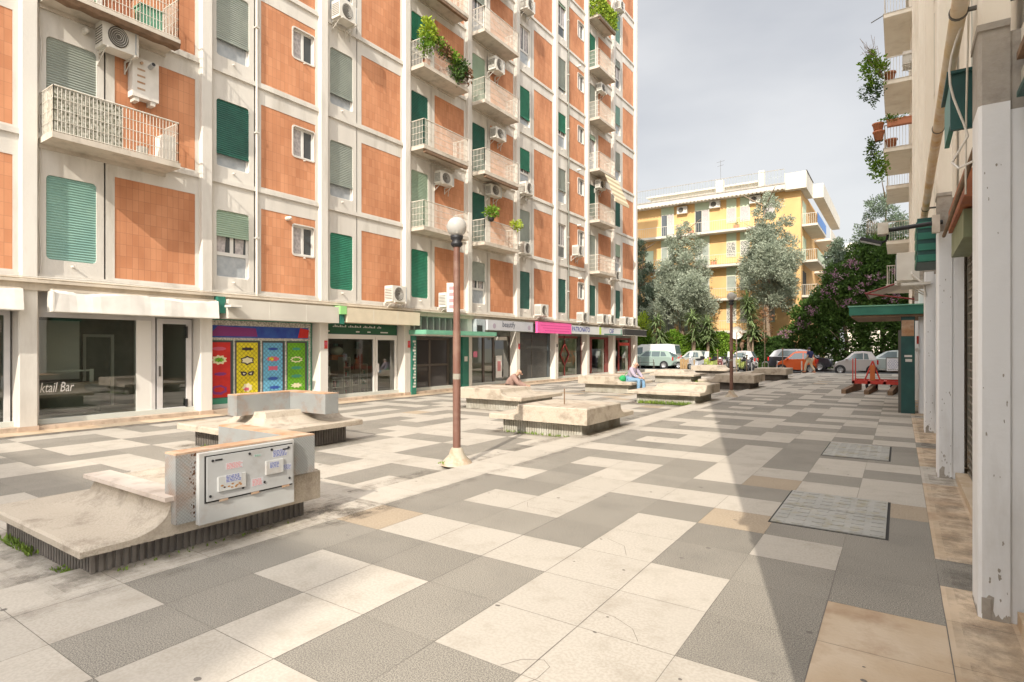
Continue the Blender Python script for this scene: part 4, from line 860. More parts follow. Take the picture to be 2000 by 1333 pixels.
b = MB(); X = -4.655; b.box(-4.71, X, 2.43, 3.30, .225, .80, M['cab']); b.box(X, X+.004, 2.47, 3.28, .39, .775, M['dark']); b.build('casing', t)
b = MB(); b.box(X+.004, X+.016, 2.485, 3.275, .405, .765, mat('cabinet_door', (.46, .46, .45), .4, (.40, .40, .39), 3, stain=(.25, .20, .16), sts=4, amt=.7)); 
for yy, zz in ((2.56, .76), (2.88, .77), (3.26, .77), (2.54, .475), (2.82, .49), (3.02, .50), (3.27, .49), (3.09, .775)): b.cyl((X+.016, yy-.03, zz-.03), (X+.021, yy-.03, zz-.03), .011, M['black'], n=8)
d_ = b.build('cabinet_door', t)
for y0_, y1_, z0_, z1_ in ((2.60, 2.84, .50, .62), (3.03, 3.2, .56, .68)): b = MB(); b.box(X+.016, X+.03, y0_-.03, y1_-.03, z0_-.03, z1_-.03, M['cab']); b.build('hatch', d_, False)
for yy in (2.62, 2.9, 3.2): b = MB(); b.box(X, X+.018, yy-.03, yy+.04, .385, .402, M['rust']); b.build('hinge', t)
for yy in (2.58, 3.2): b = MB(); b.box(X+.016, X+.019, yy-.03, yy+.03, .725, .738, M['black']); b.build('lock_slot', d_, False)
b = MB(); rq = random.Random(6)   # rust eaten edge and runs
for i in range(46):
    yy = 2.425-abs(rq.gauss(0, .022)); zz = rq.uniform(.28, .80); r_ = rq.uniform(.002, .007); b.face([(-4.698, yy+r_*cos(a_)*rq.uniform(.6, 1.3), zz+r_*1.6*sin(a_)) for a_ in [k*pi/4 for k in range(8)]], mat('rust_spot', (.10, .04, .015), .9))
for i in range(10): yy = 2.60+rq.random()*.18; zz = .50+rq.uniform(-.015, .02); b.face([(X+.0306, yy+.012*cos(a_)*rq.uniform(.6, 1.4), zz+.007*sin(a_)) for a_ in [k*pi/4 for k in range(8)]], mat('rust_run', (.36, .17, .05), .9))
b.build('rust', t)
rq = random.Random(2)
for i, (yy, zz, ww, hh_, mm, lab) in enumerate(((2.66, .56, .14, .07, 'ink', 'blue printed sticker on the lower left hatch'), (2.67, .665, .15, .06, 'inkr', 'faded red printed sticker upper left'), (3.10, .70, .15, .07, 'ink', 'blue sticker near the upper right corner'), (3.06, .61, .10, .06, 'ink', 'pale blue sticker on the right hatch'), (3.16, .57, .13, .055, 'ink', 'blue sticker at the right edge'), (2.90, .48, .11, .07, 'inkr', 'torn red sticker low in the middle'), (2.92, .735, .07, .02, 'greenp', 'small green sticker'))):
    yy -= .03; zz -= .03; b = MB(); xx = X+.0305 if i in (0, 3) else X+.0165; b.box(xx, xx+.001, yy, yy+ww, zz, zz+hh_, mat('sticker_paper', (.50, .50, .51), .6))
    for r_ in range(5):
        y2 = yy+.006
        while y2 < yy+ww-.02:
            w2 = rq.uniform(.008, .03); b.box(xx+.001, xx+.0015, y2, min(y2+w2, yy+ww-.005), zz+hh_*(.1+.17*r_), zz+hh_*(.1+.17*r_)+hh_*.1, M[mm]); y2 += w2+.006
    s_ = b.build('sticker', d_, False); s_['label'] = lab
# ================================================================== LAMP POSTS
gm = bpy.data.materials.new('lamp_globe'); gm.use_nodes = True; bb = gm.node_tree.nodes['Principled BSDF']; bb.inputs['Base Color'].default_value = (.62, .60, .56, 1); bb.inputs['Roughness'].default_value = .08; bb.inputs['Transmission Weight'].default_value = .35; bb.inputs['IOR'].default_value = 1.2; bb.inputs['Subsurface Weight'].default_value = 0
def lamp():
    t = thing('street_lamp', (0, 0, 0), '', 'street lamp', 'globe lamp posts on the plaza')
    b = MB(); b.lathe((0, 0, 0), [(.24, -.02), (.20, .03), (.12, .11), (.09, .19), (.07, .22), (0, .22)], mat('lamp_footing', (.40, .34, .25), .9, (.47, .41, .32), 5, bump=.5, stain=(.35, .17, .07), sts=6), 14); b.build('footing', t, False)
    b = MB(); b.cyl((0, 0, .15), (0, 0, 1.9), .056, M['pole'], n=14); b.cyl((0, 0, 1.9), (0, 0, 3.12), .050, M['pole'], .046, n=14); b.lathe((0, 0, 0), [(.0575, 1.2), (.0575, 1.28)], M['plinthl'], 14); b.build('pole', t, False)
    b = MB(); b.lathe((0, 0, 3.1), [(.055, 0), (.085, .03), (.085, .06), (.06, .08), (.09, .12), (.095, .16), (0, .16)], M['black'], 14); b.build('collar', t, False)
    b = MB(); b.sph((0, 0, 3.39), .145, gm, n=24); b.build('lamp_globe', t, False)
    b = MB(); b.cyl((0, 0, 3.22), (0, 0, 3.42), .035, M['wframe']); b.build('bulb', t, False)
    return t
l0 = lamp(); newloc(l0, (-5.285, 6.43, 0), 'rust red globe lamp post with a small notice, in the left foreground of the plaza')
l1 = copytree(l0); newloc(l1, (-4.72, 20.3, 0), 'farther globe lamp post standing between the benches of the right row')
b = MB(); t = thing('notice_board', (-5.3, 6.45, 2.2), 'narrow white notice with red writing hung on the nearer lamp post', 'sign')
b.box(-.035, .0, -.085, .085, 0, .42, M['fabric'])
o = b.build('board', t, False); t.location = (-5.355, 6.42, 2.17); t.rotation_euler = (0, 0, radians(-60))
b = MB()
for i in range(4): b.box(.0, .003, -.05, .05, .05+i*.09, .10+i*.09, M['inkr']); b.box(-.038, -.035, -.05, .05, .05+i*.09, .10+i*.09, M['inkr'])
b.build('lettering', t, False)
# thin stakes in the benches
for x, y, h_, lab in ((-5.62, 10.25, .3, 'short iron stake sticking out of the bench beside the nearer lamp post'),):
    b = MB(); b.cyl((x, y, .45), (x, y, .53+h_), .012, M['wood'], n=6); tag(b.build('stake'), lab, 'stake')

# ================================================================== RIGHT BUILDING (in its own shade)
rb = thing('white_pillar_block', (.4, 4.5, 0), 'cream apartment block on the right with white pillars, seen along its front', 'building')
PX = .40; PY = [.3, 4.52, 9.12, 13.8, 17.75, 22.3, 26.9, 31.5, 36.0]
b = MB(); HT = 21.5
b.box(.62, 13, .2, 42, 3.55, HT, M['cream']); b.box(1.6, 13, .2, 42, -.1, 3.55, M['inter']); b.box(.3, 13.3, 0, 42.2, HT, HT+.4, M['white'])
for k in range(0, 7): b.box(.60, .64, .2, 42, 3.2+k*2.94, 3.3+k*2.94, M['trim'])
b.box(.60, 1.6, .2, 42, 3.4, 3.55, M['cream']); b.box(.57, 13, .22, .32, 0, 3.56, M['cream'])
b.build('wall', rb)
for i, y in enumerate(PY):
    c = .018
    b = MB(); x0, x1, ya, yb = PX, PX+.15, y, y+.36
    prof = [(x1, ya), (x0+c, ya), (x0, ya+c), (x0, yb-c), (x0+c, yb), (x1, yb)]
    zt_ = 3.13
    b.poly([(x, yy, 0) for x, yy in prof]+[(x, yy, zt_) for x, yy in prof], [(i_, (i_+1) % 6, 6+(i_+1) % 6, 6+i_) for i_ in range(6)], M['pillarw'])
    b.box(x1, x1+.12, ya+.012, yb, 0, zt_-.05, M['pillarw'])
    if i < 2: # broken corner
        b.box(x0+.015, x0+.06, ya-.006, ya, .03, .13, M['concbare'])
    rq = random.Random(90+i)
    if i < 4:
        for k in range(26):   # scuffs and chips on the painted face
            cx_, cz_ = rq.uniform(x0+.02, x1-.01), (rq.random()**2)*2.9+.02; r_ = rq.uniform(.002, .008)*(1.6 if cz_ < .3 else 1)
            b.face([(cx_+r_*.7*cos(a_)*rq.uniform(.5, 1.5), ya-.0012, cz_+r_*1.8*sin(a_)*rq.uniform(.5, 1.5)) for a_ in [q*pi/4 for q in range(8)]], M['concbare'])
        n_ = 14; P = [(x0+c+(x1-x0-c)*k/n_, ya-.001, rq.uniform(.008, .05)) for k in range(n_+1)]
        b.face([(x0+c, ya-.001, 0)]+P+[(x1, ya-.001, 0)], M['concbare'])
        P = [(x0-.001, ya+c+(.34-c)*k/n_, rq.uniform(.008, .05)) for k in range(n_+1)]; b.face([(x0-.001, ya+c, 0)]+P+[(x0-.001, ya+.34, 0)], M['concbare'])
        b.face([(x0+.02, ya-.0015, 0), (x0+.02, ya-.0015, .10), (x0+.05, ya-.0015, .15), (x0+.075, ya-.0015, .14), (x0+.07, ya-.0015, .06), (x0+.09, ya-.0015, 0)], M['concbare'])
    b.build('pillar', rb)
    b = MB(); b.poly([(x, yy, zt_) for x, yy in prof]+[(x, yy, 3.6) for x, yy in prof], [(i_, (i_+1) % 6, 6+(i_+1) % 6, 6+i_) for i_ in range(6)], M['concbare']); b.box(x1, x1+.12, ya+.012, yb, zt_-.05, 3.55, M['concbare']); b.build('bare_pillar_top', rb)
    b = MB(); b.poly([(x, yy, 3.6) for x, yy in prof]+[(x, yy, HT) for x, yy in prof], [(i_, (i_+1) % 6, 6+(i_+1) % 6, 6+i_) for i_ in range(6)], M['cream']); b.box(x0-.008, x1, ya-.012, yb, 3.58, 3.62, M['concbare']); b.build('rib', rb)
b = MB(); mt = mat('marble_step', (.58, .47, .34), .6, (.48, .36, .24), 2.5, stain=(.35, .2, .08), sts=3)
for a, e in zip(PY[:-1], PY[1:]): b.box(.58, 1.6, a+.37, e-.01, 0, .085, mt)
b.build('doorstep', rb)
lat = mat('shop_grille', (.20, .17, .13), .6)
for q, (a, e) in enumerate(zip(PY[:-1], PY[1:])):
    if q == 4: continue
    b = MB(); n_ = 34
    for i in range(n_):
        yy = a+.4+(e-a-.42)*i/n_; b.box(.715, .73, yy, yy+.02, .09, 3.1, lat)
    for i in range(30):
        zz = .1+i*.098; b.box(.70, .715, a+.4, e-.02, zz, zz+.018, lat)
    b.box(.9, .92, a+.37, e, .09, 3.0, M['interd']); b.build('shop_grille', rb)
# windows with rolled shutters on the cream front (seen edge on)
for k in range(5):
    for y in (6.2, 11.0, 15.3, 24.2):
        b = MB(); z = 4.2+k*2.94; b.box(.6, .622, y, y+1.0, z, z+1.6, M['d']); b.box(.585, .62, y-.06, y, z-.06, z+1.66, M['trim']); b.box(.585, .62, y+1.0, y+1.06, z-.06, z+1.66, M['trim']); b.box(.56, .62, y, y+1.0, z-.08, z-.02, M['trim']); b.build('window', rb)
def rbal(y0, y1, z, rail=True):
    b = MB(); b.box(-.58, .62, y0, y1, z, z+.16, M['cream']); b.box(-.60, .62, y0-.02, y1+.02, z+.16, z+.19, M['trim']); s_ = b.build('balcony', rb)
    b = MB(); x = -.55; n_ = int((y1-y0)/.11)
    for i in range(n_+1): yy = y0+.03+(y1-y0-.06)*i/n_; b.box(x-.008, x+.008, yy-.008, yy+.008, z+.19, z+1.15, M['rail'])
    for i in range(11): xx = -.55+i*.11; b.box(xx-.008, xx+.008, y0+.02, y0+.036, z+.19, z+1.15, M['rail'])
    b.box(x-.02, x+.02, y0, y1, z+1.15, z+1.19, M['rail']); b.box(x, .6, y0+.01, y0+.05, z+1.15, z+1.19, M['rail'])
    b.build('railing', s_, False)
for z in (10.2, 13.14, 16.08): rbal(30, 34.2, z)
for z in (10.1, 7.2, 4.9): rbal(36.2, 40, z-.1)
# things on the balconies
b = MB(); b.box(-.62, -.42, 30.0, 30.02, 12.9, 13.0, M['terra']); 
def pot(x, y, z, lab, s=1., long=False):
    t = thing('flower_pot', (x, y, z), lab, 'plant pot'); b = MB()
    if long: b.box(x, x+.9, y-.12, y+.12, z, z+.24, M['terra']); b.box(x-.02, x+.92, y-.14, y+.14, z+.24, z+.28, M['terra'])
    else: b.lathe((x, y, z), [(0, 0), (.12*s, 0), (.17*s, .28*s), (.19*s, .28*s), (.19*s, .33*s), (0, .31*s)], M['terra'], 12)
    b.build('pot', t); return t
pot(-.45, 29.9, 11.25, 'long terracotta trough hung on the railing of the lowest planted balcony at right', long=True)
for i, (x, z, l) in enumerate(((-.78, 11.1, 'upper of two terracotta pots hung outside the planted balcony'), (-.76, 10.75, 'lower of two terracotta pots hung outside the planted balcony'), (-.3, 10.4, 'terracotta pot standing on the floor of the planted balcony'), (-.35, 13.35, 'terracotta pot behind the railing of the balcony above the trough'))): pot(x, 30.0 if i < 2 else 30.3, z, l, 1.25)
t = copytree(ac0); newloc(t, (.62, 30.8, 13.9), 'dusty air conditioner on the right block balcony', pi)
b = MB(); b.box(-1.05, -.6, 29.9, 29.92, 10.15, 10.17, M['acd']); b.box(-1.05, -.6, 29.9, 29.92, 10.55, 10.57, M['acd']); b.box(-1.05, -1.03, 29.9, 29.92, 10.15, 10.57, M['acd']); b.box(-1.05, -.6, 31.4, 31.42, 10.15, 10.17, M['acd']); tag(b.build('drying_rack'), 'thin empty wire rack sticking out beside the lowest planted balcony', 'rack')
b = MB(); b.cyl((-.6, 30, 16.2), (-1.05, 30.0, 16.02), .02, M['acd']); tag(b.build('clothes_pole'), 'dark pole sticking out from the top balcony on the right', 'pole')
# pipe along the front
rp = mat('rusty_pipe', (.55, .40, .20), .7, (.62, .54, .44), 3.5, stain=(.42, .20, .05), sts=4, amt=1)
t = thing('wall_pipe', (.30, 4, 3.62), 'thick rusty yellow pipe running along the front of the right block', 'pipe')
b = MB(); b.cyl((.31, .5, 3.80), (.31, 8, 3.76), .045, rp, n=14); b.cyl((.31, 8, 3.76), (.31, 15.6, 3.42), .045, rp, n=14); b.build('pipe', t)
b = MB()
for y, zz in ((4.6, 3.78), (6.9, 3.77), (10.2, 3.66), (13.9, 3.49)): b.cyl((.31, y, zz), (.31, y+.025, zz), .052, M['acd'], n=14); b.box(.31, .62, y, y+.025, zz-.01, zz+.01, M['acd'])
b.build('clamp', t)
b = MB(); rq = random.Random(4)
b.tube([(.335-.06*sin(i*.5), 4.75+.02*i, 3.75-.085*i) for i in range(9)]+[(.30, 5.0, 2.93), (.33, 4.9, 2.86), (.40, 4.8, 2.87)], .007, M['fabric'], n=6); b.tube([(.37, 4.7, 3.9), (.365, 4.75, 3.5), (.37, 4.9, 3.2), (.375, 5.0, 2.7)], .006, M['rail'], n=6)
tag(b.build('loose_cable'), 'loose pale cables dangling from the rusty pipe by the nearest pillar', 'cable')
# green sign boxes between the pillars
b = MB(); b.box(.29, .60, 4.98, 5.02, 3.15, 3.53, M['greend']); b.box(.29, .32, 5.02, 5.6, 3.2, 3.5, M['green']); b.box(.27, .60, 4.96, 5.62, 3.53, 3.55, M['greend']); tag(b.build('sign_box'), 'weathered green sign box between the two nearest white pillars', 'sign box')
b = MB(); b.box(.53, .72, 7.3, 8.9, 2.76, 3.04, mat('olive_metal', (.20, .22, .12), .6, (.25, .27, .16), 3)); b.box(.50, .62, 6.8, 8.9, 3.06, 3.32, mat('orange_beam', (.42, .14, .05), .7, (.30, .10, .05), 5)); b.cyl((.46, 4.95, 3.12), (.46, 9.0, 3.05), .02, M['wood']); tag(b.build('awning_roll'), 'olive rolled awning tucked below the green sign box', 'awning')
b = MB(); b.box(.20, .58, 9.65, 10.7, 2.82, 3.42, M['greend'])
for i in range(4): b.box(.188, .20, 9.65, 10.7, 2.83+i*.15, 2.92+i*.15, M['green']); b.box(.21, .56, 9.635, 9.65, 2.83+i*.15, 2.92+i*.15, M['green'])
tag(b.build('sign_box'), 'dark green slatted box projecting behind the black lamp arm', 'sign box')
b = MB(); b.box(.62, .95, 3.3, 4.45, 3.15, 3.34, mat('orange_beam', (.42, .14, .05))); b.box(.57, .95, 4.2, 4.46, 3.34, 3.38, M['wood']); b.box(.57, .95, 4.2, 4.46, 3.12, 3.15, M['greend']); tag(b.build('awning_roll'), 'orange and green rolled awning at the right edge beside the nearest pillar', 'awning')
t = thing('arm_lamp', (.4, 9.1, 3.180), 'floodlight and junction box on a black arm fixed to the second white pillar', 'lamp')
b = MB(); b.cyl((.45, 9.0, 3.230), (-.12, 9.0, 3.190), .028, M['black'], n=12); b.box(.34, .42, 8.96, 9.04, 3.100, 3.320, M['rail']); b.build('arm', t)
b = MB(); b.box(-.24, -.12, 8.9, 9.08, 3.130, 3.280, M['rail'])
for i in range(6): b.box(-.36+i*.02, -.354+i*.02, 8.9, 9.08, 3.160, 3.320, M['rail'])
b.build('junction_box', t)
b = MB(); b.poly([(-.44, 8.9, 3.080), (-.20, 8.9, 3.000), (-.20, 9.08, 3.000), (-.44, 9.08, 3.080), (-.42, 8.9, 3.120), (-.19, 8.9, 3.040), (-.19, 9.08, 3.040), (-.42, 9.08, 3.120)], [(0, 1, 2, 3), (4, 5, 6, 7), (0, 1, 5, 4), (1, 2, 6, 5), (2, 3, 7, 6), (3, 0, 4, 7)], M['black']); b.face([(-.435, 8.91, 3.076), (-.21, 8.91, 3.000), (-.21, 9.07, 3.000), (-.435, 9.07, 3.076)], M['panel']); b.tube([(-.2, 9, 3.030), (-.14, 9, 3.060), (-.13, 9, 3.130)], .015, M['black']); b.build('floodlight', t)
t = copytree(ac0); newloc(t, (.45, 14.6, 3.0), 'white air conditioner on a bracket above the green canopy of the right block', pi)
b = MB(); b.box(.02, .5, 13.7, 14.75, 2.88, 2.93, M['acw']); tag(b.build('ac_shelf'), 'thin shelf under the air conditioner on the right block', 'shelf')
t = thing('entrance_canopy', (.3, 17.6, 0), 'dark green flat canopy on one wide post at the entrance of the right block', 'canopy')
b = MB(); b.box(-1.1, .5, 17.5, 20.6, 2.50, 2.72, M['green']); b.box(-1.05, .5, 17.55, 20.5, 2.44, 2.499, M['wood']); b.box(-1.13, .5, 17.47, 20.65, 2.72, 2.75, M['greenp']); b.build('roof', t)
b = MB(); b.box(.03, .32, 17.6, 17.72, 0, 2.5, M['greend']); b.box(.04, .3, 17.585, 17.599, 1.95, 2.35, M['rust']); b.box(.1, .26, 17.585, 17.599, 1.42, 1.47, M['fabric']); b.box(.12, .26, 17.585, 17.599, 1.3, 1.37, M['fabric']); b.box(-.03, .03, 17.65, 17.7, 0, 2.1, M['acd']); b.build('post', t)
b = MB(); b.box(.355, .40, 17.73, 17.75, 1.75, 1.95, M['red']); tag(b.build('pillar_sign'), 'small red box sign on the right block pillar by the canopy', 'sign')
b = MB(); b.cyl((.37, 17.71, 1.6), (.37, 17.75, 1.6), .05, M['fabric']); tag(b.build('doorbell'), 'round white bell on the pillar below the red box sign', 'bell')
t = thing('wall_awning', (.5, 24, 3.3), 'sloping pale awning with a dark red frame farther along the right block', 'awning')
b = MB(); b.face([(.5, 24, 4.1), (.5, 27, 4.1), (-1.0, 27, 4.5-.9), (-1.0, 24, 3.6)], M['fabric']); b.build('cloth', t)
b = MB(); b.cyl((-1.0, 24, 3.58), (.5, 24, 3.3), .03, M['redd']); b.cyl((-1.0, 24, 3.6), (-1.0, 27, 3.6), .03, M['redd']); b.cyl((.5, 24, 4.08), (-1., 24, 3.58), .03, M['redd']); b.build('frame', t)
# building behind the camera, whose roof corner shades the near bench
t = thing('rear_block', (-10, -38, 0), 'plain apartment block behind the camera', 'building')
b = MB(); b.box(-30, 6.8, -48, -31.2, 0, 25, M['cream'])
for k in range(8):
    for i in range(9): b.box(-28+i*3.8, -26.6+i*3.8, -31.2, -31.17, 1.2+k*3, 2.9+k*3, M['y'])
b.build('wall', t)

# ================================================================== YELLOW HOUSE
yb_ = thing('yellow_apartment_house', (-16, 58, 0), 'four storey yellow apartment house with long balconies beyond the road', 'building')
YW, YE, YF = -30., -7.45, 58.1
LV = [3.3, 6.42, 9.68, 12.98, 16.25]
b = MB(); b.box(YW, YE, YF, 78, -.1, 16.2, M['yel']); b.build('wall', yb_)
b = MB(); b.box(YW, -8.6, 57.0, 79, 16.1, 16.6, M['trim']); b.box(-8.7, -6.9, 57.3, 62, 16.0, 17.5, M['trim']); b.box(-6.9, -6.0, 62, 80, 16.0, 17.35, M['trim']); b.box(-6.95, -6.85, 57.3, 62.1, 17.5, 17.56, M['acd']); b.box(YW, -8.6, 56.95, 57.0, 16.5, 16.62, M['concbare'])
for i in range(60): b.box(YW+i*.36, YW+i*.36+.2, 57.0, 57.02, 16.0, 16.1, M['concbare'])
b.box(-22.5, -11.5, 61, 70, 16.6, 18.2, M['trim']); b.box(-23, -11.2, 60.6, 70.5, 18.0, 18.15, M['trim']); b.box(-11.4, -10.9, 60, 60.6, 16.6, 18.9, M['trim']); b.box(-15.2, -14.5, 59, 59.6, 16.6, 18.3, M['trim'])
b.build('roof', yb_)
b = MB()
for i in range(70): xx = -28+i*.28; b.box(xx, xx+.025, 57.1, 57.12, 16.6, 17.9, M['y'])
b.box(-28, -8.7, 57.1, 57.13, 17.85, 17.9, M['concbare']); b.box(-28, -8.7, 57.1, 57.13, 17.2, 17.23, M['panel']); b.build('roof_railing', yb_)
lat2 = mat('lattice', (.60, .58, .50), .6, speck=((.10, .10, .10), 14))
for k, z in enumerate(LV[:4]):
    b = MB(); b.box(YW, -9.9, 57.0, YF, z-.22, z, M['trim']); s_ = b.build('balcony', yb_)
    b = MB()
    for i in range(92): xx = YW+i*.22; b.box(xx, xx+.014, 57.04, 57.055, z, z+.95, M['trim'])
    b.box(YW, -9.9, 57.03, 57.06, z+.93, z+.97, M['trim']); b.build('railing', s_, False)
    for (xa, xb, zz0, zz1) in ((-13.88, -13.12, .9, 2.15), (-12.62, -11.88, .9, 2.15), (-16.93, -15.65, .05, 2.3), (-20.4, -19.2, .05, 2.3), (-24.5, -23.3, .05, 2.3), (-10.6, -9.7, .9, 2.15)):
        b = MB(); b.box(xa-.08, xb+.08, YF-.04, YF, z+.0 if zz0 < .5 else z+.75, z+3.05 if k < 3 else z+3.1, M['mint']); b.box(xa-.06, xb+.06, YF-.07, YF-.04, z+zz0-.06, z+zz1+.06, M['trim']); w0 = b.build('window', yb_)
        b = MB(); mm = lat2 if (k in (0, 2) and zz0 > .5) else M['curtain'] if k == 3 else M['y']
        if zz0 < .5: b.box(xa, (xa+xb)/2-.04, YF-.09, YF-.07, z+zz0, z+zz1, M['pane'] if k == 3 else mm); b.box((xa+xb)/2+.04, xb, YF-.09, YF-.07, z+zz0, z+zz1, mm)
        else: b.box(xa, xb, YF-.09, YF-.07, z+zz0, z+zz1, mm)
        b.build('pane', w0, False)
    if k < 3:
        for x_ in (-18.6, -22.2): b = MB(); b.box(x_, x_+.9, YF-.05, YF, z+.05, z+2.1, M['mint'] if k else M['y']); b.build('door', yb_)
for i, (x, z, lab) in enumerate(((-18.7, 15.3, 'left of three white air conditioners under the roof of the yellow house'), (-15.5, 15.45, 'middle of three white air conditioners under the roof of the yellow house'), (-11.8, 15.4, 'right of three white air conditioners under the roof of the yellow house'))):
    t = thing('air_conditioner', (x, 58, z), lab, 'air conditioner', 'air conditioners on the yellow house'); b = MB(); b.box(x, x+1.0, YF-.4, YF, z-.1, z+.6, M['acw']); b.build('casing', t); b = MB(); b.cyl((x+.4, YF-.42, z+.25), (x+.4, YF-.4, z+.25), .26, M['acd'], n=16); b.build('fan_grille', t)
# side balconies
blu = mat('blue_cloth', (.12, .25, .55), .8); 
for k, z in enumerate((3.3, 6.5, 9.7, 13.0)):
    b = MB(); b.box(YE, -6.15, 58.7, 66, z-.2, z, M['trim']); b.box(YE, YE+.03, 59.2, 61.5, z+.1, z+2.3, M['dark'] if k < 2 else M['mint']); s_ = b.build('balcony', yb_)
    b = MB(); b.box(-6.18, -6.15, 58.7, 66, z+.05, z+.95, blu if k == 3 else M['mint'] if k == 2 else M['trim'])
    for i in range(9): b.box(YE+i*.16, YE+i*.16+.02, 58.7, 58.72, z, z+.95, M['trim'])
    b.box(YE, -6.15, 58.7, 58.73, z+.93, z+.97, M['trim']); b.build('railing', s_, False)
    b = MB(); b.box(YE, -5.9, 68, 76, z-.2, z, M['trim']); b.box(-5.95, -5.9, 68, 76, z, z+1.0, M['trim']); b.build('balcony', yb_)
for (x, z, k, lab) in ((-17.2, 12.98, 0, 'red flower pot on the top long balcony of the yellow house, left'), (-12.9, 12.98, 0, 'red flower box on the top long balcony of the yellow house, right'), (-13.1, 6.42, 1, 'green potted plant on a lower balcony of the yellow house'), (-15.0, 9.68, 0, 'small dark planter on the middle balcony of the yellow house')):
    t = thing('flower_pot', (x, 57.4, z), lab, 'plant pot'); b = MB(); b.box(x-.25, x+.25, 57.25, 57.55, z, z+.35, M['terra'] if not k else M['trim']); b.build('pot', t)
    b = MB(); rq = random.Random(int(x*10))
    for i in range(60): c = Vector((x+rq.gauss(0, .18), 57.4+rq.gauss(0, .1), z+.35+abs(rq.gauss(0, .2)))); d = Vector((rq.uniform(-1, 1), rq.uniform(-1, 1), rq.uniform(-.3, 1))).normalized()*.1; e = d.orthogonal().normalized()*.04; b.face([c-e, c+d, c+e], mat('leaf_pot', (.08, .16, .03), .7))
    b.build('plant', t)
# white house farther right behind
t = thing('far_house', (-3, 88, 0), 'pale apartment house glimpsed behind the yellow one with stacked balconies', 'building')
b = MB(); b.box(-6.0, 3, 88, 104, 0, 15.5, M['cream'])
for z in (5, 8, 11, 14): b.box(-7.2, 3, 86.8, 88, z-.2, z+.9, M['trim'])
b.build('wall', t)
b = MB(); b.tube([(-15.0+.03, 60, 18), (-15.0, 60, 20.6)], .015, M['acd']); b.tube([(-15.4, 60, 20.4), (-14.6, 60, 20.5)], .012, M['acd']); b.tube([(-15.3, 60, 20.0), (-14.7, 60, 20.1)], .012, M['acd']); tag(b.build('aerial'), 'thin television aerial on the roof of the yellow house', 'aerial')
b = MB(); b.lathe((-11.6, 51.7, 2.95), [(.55, 0), (.5, .05), (.3, .13), (0, .17)], M['fabric'], 20, 'y'); b.cyl((-11.6, 51.9, 2.9), (-11.6, 52.0, 1.2), .04, M['acd']); tag(b.build('satellite_dish'), 'round white satellite dish standing above the hedge', 'satellite dish')

# ================================================================== PLANTS
def leafmat(name, c, c2, tr=.25):
    m = mat(name, c, .65, c2, 1.2, spec=.3); m.node_tree.nodes['Principled BSDF'].inputs['Subsurface Weight'].default_value = 0
    t = m.node_tree; n = t.nodes; L = t.links.new; o = n['Material Output']; b = n['Principled BSDF']; tl = n.new('ShaderNodeBsdfTranslucent'); mi = n.new('ShaderNodeMixShader'); mi.inputs[0].default_value = tr
    toned(m, amt=.4); L(b.inputs['Base Color'].links[0].from_socket, tl.inputs[0]); L(b.outputs[0], mi.inputs[1]); L(tl.outputs[0], mi.inputs[2]); L(mi.outputs[0], o.inputs[0]); return m
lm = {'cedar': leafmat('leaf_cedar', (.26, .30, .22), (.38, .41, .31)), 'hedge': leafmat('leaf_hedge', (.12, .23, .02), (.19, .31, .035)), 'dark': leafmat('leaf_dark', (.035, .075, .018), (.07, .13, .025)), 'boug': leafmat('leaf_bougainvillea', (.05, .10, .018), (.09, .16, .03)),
      'pink': leafmat('petal_pink', (.28, .14, .20), (.34, .20, .24)), 'yucca': leafmat('leaf_yucca', (.12, .17, .06), (.20, .26, .11)), 'conif': leafmat('leaf_conifer', (.12, .165, .11), (.18, .225, .15)), 'lime': leafmat('leaf_lime', (.28, .38, .03), (.36, .44, .05)), 'grass': leafmat('leaf_weed', (.14, .22, .04), (.22, .3, .05)), 'dry': leafmat('leaf_dry', (.20, .10, .05), (.28, .16, .08))}
def leaf(b, c, d, L_, W_, m, rq):
    e = d.cross(Vector((rq.uniform(-1, 1), rq.uniform(-1, 1), rq.uniform(-1, 1)))).normalized()*W_
    tn = min(.95, max(.05, rq.gauss(.5, .22)))
    b.face([c-e*.5, c+d*L_*.5-e, c+d*L_, c+d*L_*.5+e], m, tone=tn)
def rv(rq): return Vector((rq.gauss(0, 1), rq.gauss(0, 1), rq.gauss(0, 1))).normalized()
def crown(b, lobes, n, L_, W_, m, rq, shell=.55, up=.2):
    """lobes: (centre, rx, ry, rz); leaves gathered in small sprays near each lobe's surface"""
    ws = [l[1]*l[2]+l[1]*l[3] for l in lobes]; tot = sum(ws)
    for l, w_ in zip(lobes, ws):
        for _ in range(int(n*w_/tot/6)):
            d = rv(rq); r = shell+(1-shell)*rq.random()**.6; r *= rq.uniform(.86, 1.12)
            p = Vector((l[0][0]+d.x*l[1]*r, l[0][1]+d.y*l[2]*r, l[0][2]+d.z*l[3]*r))
            for q in range(6):
                dd = (d+rv(rq)*.9+Vector((0, 0, up))).normalized(); leaf(b, p+rv(rq)*L_*.8, dd, L_*rq.uniform(.7, 1.3), W_, m, rq)
def trunk(b, x, y, z0, z1, r0, r1, m, rq, limbs=6, reach=1.5):
    pts = [Vector((x+rq.gauss(0, .04)*i, y+rq.gauss(0, .04)*i, z0+(z1-z0)*i/6)) for i in range(7)]
    for i in range(6): b.cyl(pts[i], pts[i+1], r0+(r1-r0)*i/6, m, r0+(r1-r0)*(i+1)/6, n=8, cap=False)
    for k in range(limbs):
        i = 2+k % 5; a = rq.random()*2*pi; p = pts[min(i, 6)]; q = p+Vector((cos(a)*reach, sin(a)*reach, reach*.7)); b.cyl(p, q, r0*.35, m, .02, n=6, cap=False)
bark = mat('bark', (.30, .22, .15), .9, (.22, .16, .11), 6, bump=.5)
